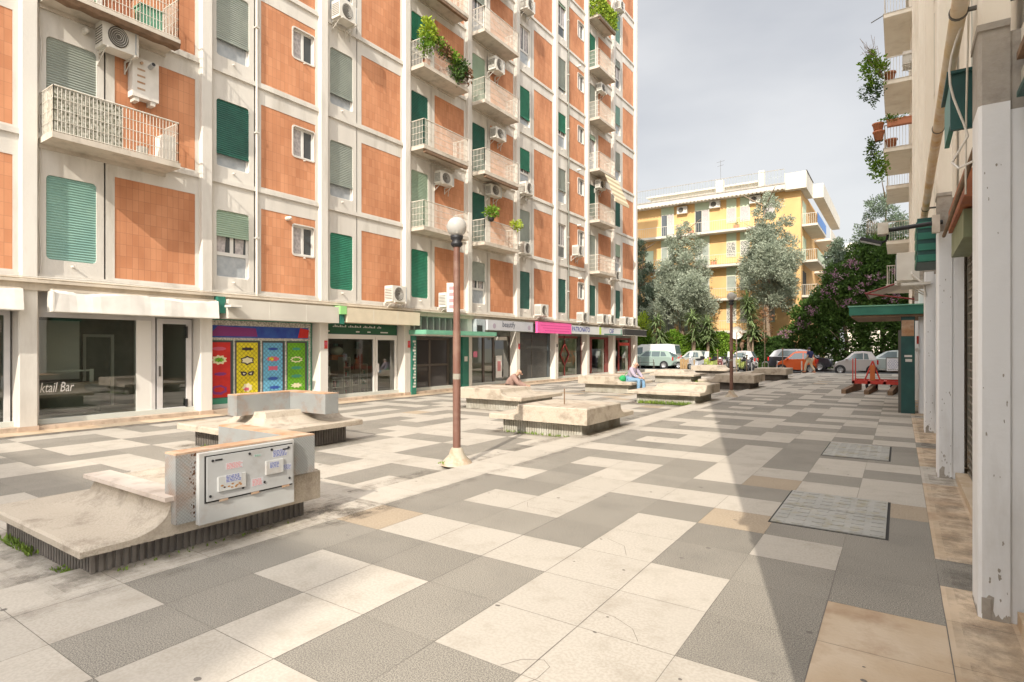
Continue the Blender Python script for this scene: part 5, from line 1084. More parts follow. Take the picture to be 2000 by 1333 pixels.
def cedar(x, y, zb, zt, r, seed, label, m='cedar', n=16000, tz=0):
    rq = random.Random(seed); t = thing('cedar_tree', (x, y, 0), label, 'tree', 'cedars before the yellow house'); b = MB()
    trunk(b, x, y, 0, zt-1.2, .22, .05, bark, rq, 10, r*.6); b.build('trunk', t)
    lobes = []; H_ = zt-zb
    for i in range(46):
        f = (i+.5)/46; zz = zb+.6+H_*f*.93; rad = r*(min(1, 2.2*f+.5))*(1-f)**.5*1.15*rq.uniform(.75, 1.2); a = i*2.4+rq.random()
        rr_ = rad*rq.uniform(.3, .95); s_ = max(.35, rad*.36*rq.uniform(.7, 1.35)); lobes.append(((x+cos(a)*rr_, y+sin(a)*rr_, zz), s_, s_, s_*.75))
    b = MB(); crown(b, lobes, int(n*2.3), .19, .045, lm[m], rq, .25, .3); b.build('crown', t); return t
cedar(-17.2, 54.6, 3.6, 13.6, 3.2, 21, 'tall grey green cedar before the left half of the yellow house')
cedar(-9.5, 54.3, 4.6, 15.2, 3.1, 33, 'tallest grey green cedar, before the right corner of the yellow house')
cedar(-21.6, 55.0, 1.0, 12.6, 2.0, 45, 'shaded cedar half hidden behind the far end of the tall block', 'conif', 9000)
cedar(-1.2, 58.5, 2.5, 15.0, 4.3, 61, 'dark conifer rising above the bougainvillea at right', 'conif', 22000)
cedar(-4.6, 58.0, 3.0, 11.0, 1.9, 63, 'smaller conifer between the yellow house and the dark conifer', 'conif', 8000)
# hedge
rq = random.Random(8)
def hedge(x0, x1, y0, y1, z0, z1, n, m, label, name='hedge'):
    b = MB()
    for _ in range(n):
        x = rq.uniform(x0, x1); zz = z1+.22*sin(x*1.7)+.12*sin(x*4.3); f = rq.random()
        if f < .65: p = Vector((x, y0+abs(rq.gauss(0, .15)), rq.uniform(z0, zz)))
        else: p = Vector((x, rq.uniform(y0, y1), zz+rq.gauss(0, .1)))
        d = (rv(rq)+Vector((0, -.7, .3))).normalized(); leaf(b, p, d, rq.uniform(.16, .30), .065, lm[m], rq)
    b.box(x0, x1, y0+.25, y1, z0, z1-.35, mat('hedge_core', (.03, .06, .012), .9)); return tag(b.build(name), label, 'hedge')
hedge(-21.5, -11.6, 52.0, 53.0, .0, 2.75, 9000, 'hedge', 'bright green clipped hedge behind the parked van and scooters')
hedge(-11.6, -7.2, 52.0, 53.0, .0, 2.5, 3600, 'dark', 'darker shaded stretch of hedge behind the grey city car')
b = MB(); crown(b, [((-20.3, 52.6, 3.4), .7, .6, 1.6)], 1400, .22, .05, lm['lime'], rq); b.cyl((-20.3, 52.6, 0), (-20.3, 52.6, 3.4), .06, bark); tag(b.build('shrub'), 'yellowish green slender shrub at the left end of the hedge', 'shrub')
# bougainvillea
t = thing('bougainvillea', (-3.5, 52.5, 0), 'dense dark bougainvillea with pink flowers behind the parked cars', 'tree'); b = MB(); trunk(b, -3.5, 53, 0, 5, .2, .06, bark, rq, 6, 2); b.build('trunk', t)
lobes = [((-6.9, 52.9, 1.9), 1.6, 1.0, 1.8), ((-5.6, 52.8, 3.2), 1.8, 1.2, 2.2), ((-3.8, 52.9, 3.0), 2.2, 1.3, 3.0), ((-3.0, 53.2, 5.4), 2.0, 1.3, 2.0), ((-1.8, 53.3, 6.8), 1.7, 1.2, 1.8), ((-1.2, 52.9, 3.0), 2.0, 1.3, 3.0), ((.6, 52.8, 3.2), 1.8, 1.3, 3.0), ((.2, 53.2, 6.2), 1.8, 1.2, 2.0), ((-4.3, 53.4, 7.2), 1.0, .9, 1.3), ((-4.9, 53.0, 5.2), 1.3, 1.0, 1.6), ((2.6, 52.8, 4), 1.8, 1.3, 3.6), ((-1.4, 53.6, 8.3), 1.2, 1, 1.2), ((.6, 54, 8.6), 1.6, 1.2, 1.6), ((-1.6, 54.2, 9.6), 1.0, 1, 1.1), ((-2.8, 53.8, 8.8), .9, .8, 1.2), ((-6.2, 53.2, 4.2), 1.3, 1, 1.4)]
b = MB(); crown(b, lobes, 46000, .24, .075, lm['boug'], rq, .5); b.build('crown', t)
b = MB()
for c, s_ in (((-4.7, 52.0, 6.2), .8), ((-5.6, 51.7, 4.6), .7), ((-4.2, 51.9, 7.4), .8), ((-2.6, 51.9, 6.2), .7), ((-1.6, 51.9, 7.0), .8), ((-6.6, 51.8, 3.6), .6), ((-7.8, 51.9, 2.9), .6), ((-.6, 51.9, 5.4), .7), ((-3.4, 51.8, 5.0), .7), ((-3.0, 52.1, 8.2), .6), ((-.2, 52.0, 7.6), .5)): crown(b, [(c, s_, .5, s_*.7)], 110, .14, .05, lm['pink'], rq, .1)
b.build('blossom', t)
# yuccas
def yucca(x, y, z, r, seed, label, heads=((0, 0),)):
    rq2 = random.Random(seed); t = thing('yucca', (x, y, 0), label, 'yucca', 'yuccas above the hedge'); b = MB()
    for hx, hz in heads: b.cyl((x+hx*.5, y, 0), (x+hx, y, z+hz), .10, bark, .07)
    b.build('trunk', t); b = MB()
    for hx, hz in heads:
        for i in range(130):
            d = rv(rq2); d.z = abs(d.z)*.9-.55*rq2.random(); d.normalize(); c = Vector((x+hx, y, z+hz-rq2.random()*.9)); e = d.cross(Vector((0, 0, 1))).normalized()*.045; tn = rq2.uniform(.1, .95)
            m_ = c+d*r*.55; e2 = c+d*r+Vector((0, 0, -.25*r)); b.face([c-e, m_-e*1.2, e2, m_+e*1.2, c+e], lm['yucca'], tone=tn)
    b.build('leaves', t); return t
yucca(-18.6, 51.6, 4.3, 1.15, 1, 'yucca at the left end before the first cedar', ((0, 0), (.3, -1.2)))
yucca(-15.3, 51.6, 4.6, 1.25, 2, 'bushy yucca left of the lattice window', ((0, 0), (.2, -1.3)))
yucca(-14.0, 51.6, 4.0, 1.2, 3, 'yucca right next to the lattice window', ((0, 0), (.1, -1.1)))
yucca(-10.5, 51.6, 4.8, 1.3, 4, 'dark yucca beside the satellite dish', ((0, 0), (.3, -1.4), (-.2, 1.0)))
# young street trees
def sapling(x, y, h_, seed, label, n=60, m='dry'):
    rq2 = random.Random(seed); t = thing('sapling', (x, y, 0), label, 'tree', 'thin young trees in the plaza'); b = MB(); b.tube([(x, y, 0), (x+.03, y, h_*.35), (x-.02, y, h_*.7), (x+.02, y, h_)], .03, bark)
    for i in range(5): a = rq2.random()*6.3; z = h_*(.5+.1*i); b.cyl((x, y, z), (x+cos(a)*.5, y+sin(a)*.5, z+.35), .012, bark, n=5)
    b.build('trunk', t); b = MB(); crown(b, [((x, y, h_*.75), .55, .5, h_*.28)], n*6, .14, .05, lm[m], rq2, .2); b.build('crown', t)
sapling(-7.7, 42.5, 4.6, 5, 'thin young tree with few brownish leaves before the orange car', 40)
sapling(-9.2, 41, 2.7, 6, 'leafless young trunk before the scooters', 6)
for i, (x, y, h_) in enumerate(((-6.4, 41.5, 2.6), (-10.7, 42, 2.4), (-7.6, 36.5, 1.9))):
    b = MB(); b.cyl((x, y, LZ), (x, y, h_*.6), .03, M['wood'], n=8); b.box(x-.05, x+.05, y-.05, y+.05, h_*.6, h_*.6+.1, M['wood']); tag(b.build('post'), ['thin dark post before the orange car', 'dark post before the wooden crate', 'thin dark stake in the last bench row'][i], 'post')
# balcony greenery
def greens(root, c, r, n, m, L_=.1, W_=.03, seed=1, name='foliage'):
    rq2 = random.Random(seed); b = MB(); crown(b, [(c, *r)], n, L_, W_, lm[m], rq2, .2); return b.build(name, root)
R4 = RN[5]; z = F0+FH*3
t = thing('balcony_plants', (BX, R4+.4, z), 'bushy green and reddish potted plants spilling over a balcony of the fourth bay', 'plants')
for i, (dy, dz, r, m, n) in enumerate(((.35, 1.3, (.3, .3, .42), 'lime', 700), (.2, .7, (.25, .25, .4), 'hedge', 300), (1.2, .95, (.2, .4, .22), 'dry', 400), (1.7, .9, (.2, .4, .25), 'hedge', 500), (2.2, .65, (.2, .35, .4), 'dark', 500), (1.9, .3, (.18, .4, .35), 'boug', 500), (2.5, .55, (.2, .2, .4), 'dry', 250), (.9, 1.1, (.2, .3, .3), 'hedge', 260))): greens(t, (BX-.05, R4+dy, z+dz), r, n, m, .11, .035, i)
b = MB()
for dy in (.4, 1.3, 1.9, 2.3): b.lathe((BX-.2, R4+dy, z), [(0, 0), (.12, 0), (.16, .28), (0, .28)], M['terra'], 10)
for dy in (.4, 1.3, 1.9, 2.3): b = MB(); b.lathe((BX-.2, R4+dy, z), [(0, 0), (.12, 0), (.16, .28), (0, .28)], M['terra'], 10); b.build('pot', t)
R8 = RN[9]; z = F0+FH*6
t = thing('balcony_screen', (BX, R8+1, z), 'bright green leafy screen wrapped round the topmost visible balcony', 'screen')
b = MB(); rq = random.Random(3)
for i in range(2600):
    f = rq.random(); y = R8+.05+2.3*rq.random()
    p = Vector((BX+rq.gauss(.02, .04), y, z+rq.uniform(0, 1.05))) if f < .75 else Vector((rq.uniform(XW, BX), R8+.05+rq.gauss(0, .04), z+rq.uniform(0, 1.05)))
    leaf(b, p, rv(rq), .12, .045, lm['lime'] if rq.random() < .7 else lm['hedge'], rq)
b.build('foliage', t)
z = F0+FH; R5 = RN[6]
t = thing('hanging_plant', (BX, R5+.3, z), 'fern in a dark hanging pot at the near corner of a balcony', 'plant'); greens(t, (BX+.12, R5+.4, z+1.25), (.22, .3, .2), 350, 'hedge', .12, .035, 4); b = MB(); b.sph((BX+.12, R5+.35, z+.98), .13, M['black']); b.build('pot', t)
t = thing('hanging_plant', (BX, R5+2.3, z), 'yellowish trailing plant at the far corner of the same balcony as the fern', 'plant'); greens(t, (BX+.05, R5+2.4, z+1.05), (.15, .3, .2), 220, 'lime', .12, .03, 5)
t = thing('balcony_plants', (-.7, 30, 13), 'leafy vine hanging outside the second balcony from the top at right', 'plants')
greens(t, (-.95, 30, 13.9), (.5, .4, .8), 900, 'hedge', .14, .04, 6); greens(t, (-1.0, 30, 12.9), (.5, .4, .5), 450, 'dark', .12, .03, 7)
b = MB(); rq = random.Random(12)
for i in range(26): b.tube([(-.6, 30, 13.4), (-.8-rq.random()*.4, 30+rq.uniform(-.4, .4), 14+rq.random()*1.0), (-.9-rq.random()*.6, 30+rq.uniform(-.4, .4), 14.3+rq.random()*1.2)], .008, bark, n=4)
b.build('twigs', t)
t = thing('balcony_plants', (-.7, 30, 10.5), 'trailing green plant beside the two outside pots of the planted balcony', 'plants'); greens(t, (-1.0, 30, 10.4), (.25, .2, .55), 320, 'boug', .13, .035, 8); greens(t, (-.2, 29.9, 11.6), (.5, .15, .12), 260, 'hedge', .1, .03, 10)
t = thing('balcony_plants', (-.7, 30, 9.5), 'leafy plant hanging below the lowest balcony of the near stack at right', 'plants'); greens(t, (-.8, 30, 9.6), (.35, .3, .6), 600, 'hedge', .13, .035, 9)
# weeds
b = MB(); rq = random.Random(77)
def weeds(x0, x1, y0, y1, z, n, h_):
    for i in range(n):
        c = Vector((rq.uniform(x0, x1), rq.uniform(y0, y1), z)); d = Vector((rq.gauss(0, .5), rq.gauss(0, .5), 1)).normalized(); leaf(b, c, d, h_*rq.uniform(.5, 1.3), .006+h_*.05, lm['grass'], rq)
for a in ((-6.6, -5.9, 1.70, 1.77, LZ, 160, .06), (-5.4, -5.1, 1.70, 1.76, LZ, 50, .05), (-7.75, -7.5, 3.45, 3.7, LZ, 260, .09), (-4.8, -4.75, 1.9, 3.4, 0, 40, .03), (-6.7, -5.2, 9.62, 9.72, LZ, 120, .06), (-6.7, -5.1, 16.9, 17.1, LZ, 500, .12), (-8.4, -8.0, 28.5, 30, LZ, 300, .15), (-9.9, -9.6, 5.15, 5.25, LZ, 40, .08), (-5.45, -5.3, 6.2, 6.35, 0, 30, .05)): weeds(*a)
tag(b.build('weeds'), 'small tufts of weeds in the joints and along the bench plinths', 'weeds', kind='stuff')

# ================================================================== VEHICLES (built facing -X in local space, side towards -Y)
def vehicle(name, loc, rz, label, cat, L_, body, cab, wd, belt, wheels, wr, col, glasspolys, group='vehicles parked along the road', lightsr=None, second=None, tall=.30):
    t = thing(name, loc, label, cat, group, rz); hw = wd/2
    pm = paint('paint_'+'_'.join('%02d' % int(c*99) for c in col), col); b = MB(); n = len(body)
    cx = sum(p[0] for p in body)/n; cz = sum(p[1] for p in body)/n
    secs = [(-hw, .955), (-hw+.05, .99), (-hw+.14, 1.), (hw-.14, 1.), (hw-.05, .99), (hw, .955)]; V = []
    for y, s in secs: V += [(cx+(x-cx)*s, y, cz+(z-cz)*s) for x, z in body]
    F = [(j*n+i, j*n+(i+1) % n, (j+1)*n+(i+1) % n, (j+1)*n+i) for j in range(len(secs)-1) for i in range(n)]
    b.poly(V, F, pm, True); b.poly(V, [tuple(range(n)), tuple(range((len(secs)-1)*n, len(secs)*n))], pm)
    for wx in wheels:
        for s in (-1, 1): b.cyl((wx, s*(hw+.004), wr), (wx, s*(hw-.25), wr), wr+.06, M['black'], n=20)
    b.build('body', t, False)
    # cabin
    hwf = lambda z: hw-.05-(z-belt)*tall
    b = MB(); n = len(cab); V = [(x, -hwf(z), z) for x, z in cab]+[(x, hwf(z), z) for x, z in cab]
    b.poly(V, [tuple(range(n)), tuple(range(n, 2*n))], second or pm); b.poly(V, [(i, (i+1) % n, n+(i+1) % n, n+i) for i in range(n)], second or pm, False)
    b.build('cabin', t, False)
    for P in glasspolys:
        b = MB()
        for s in (-1, 1): b.face([(x, s*(hwf(z)+.006), z) for x, z in P], M['cglass'])
        b.build('side_window', t, False)
    b = MB()
    for (p, q) in ((cab[0], cab[1]), (cab[-2], cab[-1])):
        dx, dz = q[0]-p[0], q[1]-p[1]; l = math.hypot(dx, dz); nx, nz = -dz/l, dx/l
        if nz < 0: nx, nz = -nx, -nz
        a = (p[0]+dx*.1+nx*.008, p[1]+dz*.1+nz*.008); c = (p[0]+dx*.9+nx*.008, p[1]+dz*.9+nz*.008)
        b.face([(a[0], -hwf(a[1])+.08, a[1]), (a[0], hwf(a[1])-.08, a[1]), (c[0], hwf(c[1])-.08, c[1]), (c[0], -hwf(c[1])+.08, c[1])], M['cglass'])
    b.build('windscreen', t, False)
    for wx in wheels:
        for s in (-1, 1):
            b = MB(); y = s*(hw+.012)
            b.lathe((wx, y, wr), [(wr*.6, .02*s), (wr*.95, .02*s), (wr, -.02*s), (wr, -.18*s), (wr*.6, -.2*s)], M['tyre'], 20, 'y'); w_ = b.build('wheel', t, False)
            b = MB(); b.lathe((wx, y, wr), [(wr*.66, .021*s), (wr*.6, .024*s), (wr*.57, .0), (0, .0)], M['rim'], 20, 'y')
            for k in range(7): a = 2*pi*k/7; b.cyl((wx, y+.012*s, wr), (wx+cos(a)*wr*.6, y+.012*s, wr+sin(a)*wr*.6), .022, M['rim'], n=4)
            b.build('rim', w_, False)
    xs = [p[0] for p in body]; x0, x1 = min(xs), max(xs); lr = mat('tail_light', (.45, .02, .02), .2); lw = mat('head_light', (.7, .7, .68), .15)
    zf = belt-.12
    for s in (-1, 1):
        b = MB(); b.sph((x0+.18, s*(hw-.14), zf-.08), .14, lw, .9, .7, .6); b.build('headlight', t, False)
        b = MB(); b.box(x1-.1, x1-.005, s*(hw-.10), s*(hw+.006), zf-.15, zf+.14, lr); b.build('tail_light', t, False)
        b = MB(); b.sph((cab[0][0]+.18, s*(hw+.1), belt+.08), .1, second or pm, 1, .8, .7); b.build('mirror', t, False)
    b = MB(); b.box(x0+.0, x0+.02, -.26, .26, .35, .46, M['fabric']); b.build('number_plate', t, False)
    return t
# compact two seat city car: profile points clockwise from the front bumper
def citycar(loc, label, col, rz=0, cabcol=None):
    body = [(-1.22, .30), (-1.30, .50), (-1.22, .72), (-.98, .86), (-.62, .96), (.3, 1.0), (1.0, 1.0), (1.22, .95), (1.30, .70), (1.27, .34), (1.1, .22), (-1.1, .22)]
    cab = [(-.72, .93), (-.22, 1.42), (-.02, 1.52), (.45, 1.55), (.92, 1.50), (1.2, 1.0)]
    return vehicle('city_car', loc, rz, label, 'car', 2.6, body, cab, 1.56, .93, (-.92, .92), .28, col, [[(-.5, .98), (-.1, 1.38), (.42, 1.42), (.42, .98)], [(.47, .98), (.47, 1.42), (.68, 1.38), (.76, 1.0)]], second=cabcol)
citycar((-2.5, 45.9, -.12), 'silver grey two seat city car parked side on behind the red trailer', (.50, .47, .46), radians(4))
citycar((-10.8, 49.3, -.12), 'dusty grey two seat city car in front of the dark hedge', (.42, .39, .39), radians(2))
citycar((-14.7, 49.5, -.12), 'silver two seat city car half hidden by the scooters', (.46, .48, .44), radians(-3))
t = citycar((-6.1, 45.7, -.12), 'bright orange two seat city car behind the walking man', (.66, .10, .012), radians(2))
body = [(-2.15, .32), (-2.2, .55), (-2.05, .80), (-1.5, .93), (-1.0, 1.0), (1.7, 1.02), (2.0, .98), (2.1, .6), (2.05, .32), (1.9, .24), (-2.0, .24)]
vehicle('hatchback', (-17.9, 48.6, -.12), 0, 'pale green estate car parked behind the left row of benches', 'car', 4.2, body, [(-1.15, .98), (-.45, 1.48), (-.1, 1.56), (1.3, 1.57), (1.62, 1.48), (2.0, 1.0)], 1.7, .98, (-1.35, 1.3), .31, (.36, .46, .41), [[(-.85, 1.03), (-.35, 1.45), (.1, 1.47), (.1, 1.03)], [(.18, 1.03), (.18, 1.47), (.9, 1.47), (.9, 1.03)], [(.98, 1.05), (.98, 1.46), (1.3, 1.42), (1.5, 1.07)]])
vehicle('dark_suv', (-6.4, 49.6, -.12), pi, 'black sport utility car with a silver roof behind the orange car', 'car', 4.4, [(-2.2, .38), (-2.25, .65), (-2.1, .95), (-1.1, 1.08), (1.9, 1.1), (2.15, 1.0), (2.2, .6), (2.1, .36), (1.9, .3), (-2.0, .3)], [(-1.3, 1.05), (-.55, 1.58), (-.1, 1.68), (1.3, 1.68), (1.75, 1.55), (2.1, 1.1)], 1.8, 1.05, (-1.4, 1.35), .35, (.03, .03, .04), [[(-.95, 1.12), (-.4, 1.54), (.1, 1.57), (.1, 1.12)], [(.18, 1.12), (.18, 1.57), (1.2, 1.56), (1.5, 1.14)]], second=paint('paint_silver', (.42, .42, .44)))
vehicle('silver_estate', (-.3, 49.8, -.12), 0, 'silver green estate car partly hidden by the green canopy post', 'car', 4.5, [(-2.25, .34), (-2.3, .6), (-2.1, .85), (-1.2, 1.0), (2.0, 1.03), (2.2, .9), (2.25, .5), (2.1, .26), (-2.1, .26)], [(-1.4, .98), (-.5, 1.52), (-.1, 1.6), (1.5, 1.6), (1.8, 1.5), (2.15, 1.02)], 1.78, .98, (-1.4, 1.35), .33, (.40, .45, .43), [[(-1.0, 1.05), (-.4, 1.48), (.15, 1.51), (.15, 1.05)], [(.23, 1.05), (.23, 1.51), (1.1, 1.5), (1.1, 1.05)]])
vehicle('white_van', (-18.6, 50.0, -.12), radians(3), 'white panel van behind the pale green estate car', 'van', 5.0, [(-2.5, .35), (-2.55, .8), (-2.35, 1.0), (-1.7, 1.12), (-1.0, 1.2), (2.5, 1.2), (2.55, .6), (2.5, .32), (-2.3, .28)], [(-1.95, 1.08), (-1.0, 1.9), (-.6, 2.08), (1.8, 2.12), (2.35, 2.05), (2.52, 1.18)], 1.9, 1.1, (-1.65, 1.6), .34, (.72, .72, .70), [[(-1.6, 1.2), (-.95, 1.8), (-.45, 1.85), (-.45, 1.2)]], tall=.1)
t2 = MB()
# wooden crate
b = MB(); 
for i in range(6): b.box(-15.3+i*.21, -15.12+i*.21, 48.0, 48.04, -.1, .72+.05*sin(i*2.3), mat('crate_wood', (.40, .26, .12), .8, (.33, .20, .09), 6))
b.box(-15.3, -14.08, 48.04, 48.1, .1, .2, M['wood']); b.box(-15.3, -14.08, 48.04, 48.1, .5, .6, M['wood']); tag(b.build('wooden_fence'), 'short fence of upright orange brown boards beside the hedge', 'fence')
# scooters
def scooter(x, y, col, label, rz, shield=True):
    t = thing('motor_scooter', (x, y, -.12), label, 'scooter', 'motor scooters parked in a row', rz); pm = paint('scoot_%d' % int(col[0]*100+col[1]*10), col)
    for wx in (-.65, .62):
        b = MB(); b.lathe((wx, 0, .27), [(.16, -.05), (.25, -.05), (.27, 0), (.25, .05), (.16, .05), (.16, -.05)], M['tyre'], 18, 'y'); w_ = b.build('wheel', t, False)
        b = MB(); b.lathe((wx, 0, .27), [(.17, -.03), (0, -.04)], M['rim'], 14, 'y'); b.lathe((wx, 0, .27), [(.17, .03), (0, .04)], M['rim'], 14, 'y'); b.build('rim', w_, False)
    b = MB(); V = [(-.55, .35), (-.62, .8), (-.5, 1.0), (-.42, .98), (-.4, .45), (-.1, .32), (.1, .42), (.2, .72), (.8, .82), (.85, .6), (.6, .45), (.2, .22), (-.35, .22)]
    n = len(V); b.poly([(x_, -.16, z) for x_, z in V]+[(x_, .16, z) for x_, z in V], [tuple(range(n)), tuple(range(n, 2*n))]+[(i, (i+1) % n, n+(i+1) % n, n+i) for i in range(n)], pm); b.build('body', t, False)
    b = MB(); b.sph((.42, 0, .84), .3, M['black'], 1.4, .55, .3); b.build('seat', t, False)
    b = MB(); b.cyl((-.5, 0, .95), (-.42, 0, 1.1), .03, M['black']); b.cyl((-.42, -.34, 1.1), (-.42, .34, 1.1), .02, M['black'])
    for s in (-1, 1): b.cyl((-.42, s*.28, 1.1), (-.45, s*.3, 1.28), .008, M['black'], n=4); b.sph((-.45, s*.32, 1.3), .06, M['black'], .4, 1, .7)
    b.build('handlebar', t, False)
    b = MB(); b.sph((-.6, 0, .98), .1, mat('head_light', (.7, .7, .68), .15), .6, 1, .8); b.build('headlight', t, False)
    b = MB(); b.box(-.82, -.5, -.05, .05, .5, .56, pm); b.cyl((-.65, 0, .27), (-.55, 0, .7), .035, M['rim'], n=8); b.build('fork', t, False)
    if shield: b = MB(); b.face([(-.55, -.2, 1.08), (-.55, .2, 1.08), (-.42, .17, 1.5), (-.42, -.17, 1.5)], mat('windshield', (.55, .58, .55), .1)); b.build('windshield', t, False)
    b = MB(); b.box(.75, 1.05, -.18, .18, .85, 1.1, M['black']); b.build('top_box', t, False)
SC = [(-13.6, 46.6, (.5, .5, .52), 'grey motor scooter at the left end of the row, with a light screen', radians(65), True), (-12.4, 46.4, (.36, .42, .10), 'lime green motor scooter in the row', radians(75), True), (-11.4, 45.6, (.12, .03, .03), 'dark red motor scooter beside the lime one', radians(100), False),
      (-10.7, 45.4, (.05, .05, .05), 'black motor scooter in the middle of the row', radians(110), True), (-9.9, 45.6, (.30, .34, .10), 'second yellow green scooter behind the black ones', radians(80), False), (-9.2, 45.0, (.07, .07, .08), 'black motor scooter nearest the orange car, seen from the front', radians(95), True)]
for a in SC: scooter(*a)
# hoop stands, bollards and the low rail at the end of the plaza
for i, x in enumerate((-19.9, -18.8, -17.2, -16.1)):
    b = MB(); b.cyl((x, 43.9, -.2), (x, 43.9, .75), .03, M['acd'] if i % 2 else M['rim'], n=8); b.sph((x, 43.9, .77), .04, M['rim']); t_ = tag(b.build('bollard'), ['leftmost thin steel bollard before the pale green car', 'second thin bollard before the pale green car', 'third thin bollard, at the rear wheel of the pale green car', 'fourth thin bollard, behind the pale green car'][i], 'bollard', 'thin bollards at the road edge')
for i, x in enumerate((-8.6, -7.9)):
    b = MB(); b.tube([(x-.2, 43.9, -.2), (x-.2, 43.9, .55), (x-.1, 43.9, .65), (x+.1, 43.9, .65), (x+.2, 43.9, .55), (x+.2, 43.9, -.2)], .03, M['rim']); tag(b.build('hoop_stand'), ['left steel hoop stand before the grey city car', 'right steel hoop stand before the grey city car'][i], 'stand', 'steel hoop stands')
b = MB(); b.cyl((-5.55, 43.7, -.1), (-5.55, 43.7, .75), .04, mat('pale_post', (.66, .60, .50), .7), n=10); b.cyl((-5.55, 43.7, .0), (-5.55, 43.7, .1), .055, M['acd'], n=10); tag(b.build('bollard'), 'pale round bollard just left of the walking man', 'bollard')
b = MB(); b.cyl((-7.1, 43.8, -.1), (-7.1, 43.8, .75), .03, M['rim'], n=10); tag(b.build('bollard'), 'short steel bollard before the front wheel of the orange car', 'bollard')
b = MB(); b.tube([(-20.5, 43.85, .5), (-16.0, 43.85, .5)], .018, M['acd']); b.tube([(-20.5, 43.85, .5), (-20.5, 43.85, -.2)], .02, M['acd']); b.tube([(-16.0, 43.85, .5), (-16.0, 43.85, -.2)], .02, M['acd']); tag(b.build('guard_rail'), 'low dark guard rail before the pale green car', 'railing')
b = MB(); b.sph((-11.2, 51.9, 1.9), .2, M['wood'], 1, .5, 1.6); b.cyl((-11.2, 51.9, 0), (-11.2, 51.9, 1.7), .05, M['wood']); b.sph((-11.1, 51.85, 2.3), .15, mat('orange_rust', (.30, .12, .05), .7)); tag(b.build('street_sign'), 'weathered red and orange sign post against the hedge', 'sign')
# red trailer with a poster
t = thing('red_trailer', (-.7, 26, 0), 'low red metal frame trailer standing on timber baulks beside the green canopy post', 'trailer'); b = MB(); y0, y1 = 25.3, 26.8; x0, x1 = -1.5, .1
for y in (y0, y1): b.box(x0, x1, y, y+.1, .30, .42, M['red'])
for x in (x0, -1.0, -.5, x1-.08): b.box(x, x+.09, y0, y1, .30, .40, M['red'])
b.build('frame', t)
for x in (x0, x0+.09): b = MB(); b.box(x, x+.035, y0+.2, y0+.26, .4, 1.25, M['red']); b.build('upright', t)
b = MB(); 
for s in (-1, 1): b.cyl((-.85+s*.25, y0+.3, .42), (-.85, y0+.5, 1.15), .03, M['red'], n=6)
b.box(-.93, -.77, y0+.3, y0+.5, .42, 1.0, mat('orange_paint', (.55, .15, .04), .6)); b.build('drawbar', t)
for x in (-.9, -.1): b = MB(); b.lathe((x, y0+.75, .2), [(.1, -.05), (.2, -.05), (.2, .08), (.1, .08)], M['tyre'], 14, 'y'); b.build('wheel', t)
for i, (x, r_) in enumerate(((-1.35, .15), (-.8, 0), (-.1, 0))):
    b = MB(); b.poly([(x-.25-r_, y0-1.4, 0), (x-.1-r_, y0-1.4, 0), (x+.1, y1, 0), (x-.05, y1, 0), (x-.25-r_, y0-1.4, .15), (x-.1-r_, y0-1.4, .15), (x+.1, y1, .29), (x-.05, y1, .29)], [(0, 1, 2, 3), (4, 5, 6, 7), (0, 1, 5, 4), (1, 2, 6, 5), (2, 3, 7, 6), (3, 0, 4, 7)], M['wood']); tag(b.build('timber_baulk'), ['leftmost dark timber baulk under the red trailer', 'middle timber baulk under the red trailer', 'right timber baulk under the red trailer'][i], 'timber', 'timber baulks under the trailer')
t = thing('street_poster', (-.2, 25.2, .6), 'white poster with a ring of dark dots, standing on the red trailer', 'poster'); b = MB(); b.box(-.42, .02, 25.22, 25.25, .78, 1.30, M['acd']); b.build('frame', t); b = MB(); b.box(-.395, -.005, 25.205, 25.22, .81, 1.27, mat('poster_paper', (.78, .78, .82), .6))
for R_, k in ((.155, 16), (.105, 10), (.045, 6)):
    for i in range(k): a = 2*pi*i/k; b.box(-.2+cos(a)*R_-.011, -.2+cos(a)*R_+.011, 25.2, 25.205, 1.06+sin(a)*R_-.011, 1.06+sin(a)*R_+.011, M['ink'])
for i in range(6): b.box(-.36+i*.055, -.325+i*.055, 25.2, 25.205, .845, .865, M['acd'])
b.build('board', t)

# ================================================================== PEOPLE
skin = mat('skin', (.50, .30, .21), .6)
def skinmesh(name, verts, edges, radii, m, root, sub=2, rootv=0):
    me = bpy.data.meshes.new(name); me.from_pydata(verts, edges, []); o = bpy.data.objects.new(name, me); C.objects.link(o)
    md = o.modifiers.new('skin', 'SKIN'); md.use_smooth_shade = True
    for i, r in enumerate(radii): me.skin_vertices[0].data[i].radius = (r, r) if not isinstance(r, tuple) else r
    for i in range(len(verts)): me.skin_vertices[0].data[i].use_root = (i == rootv)
    sb = o.modifiers.new('sub', 'SUBSURF'); sb.levels = sub; sb.render_levels = sub
    bpy.context.view_layer.update()
    m2 = bpy.data.meshes.new_from_object(o.evaluated_get(bpy.context.evaluated_depsgraph_get())); bpy.data.objects.remove(o)
    m2.materials.clear(); m2.materials.append(m); m2.name = name; m2.polygons.foreach_set('use_smooth', [True]*len(m2.polygons))
    o = bpy.data.objects.new(name, m2); C.objects.link(o); o.parent = root; return o
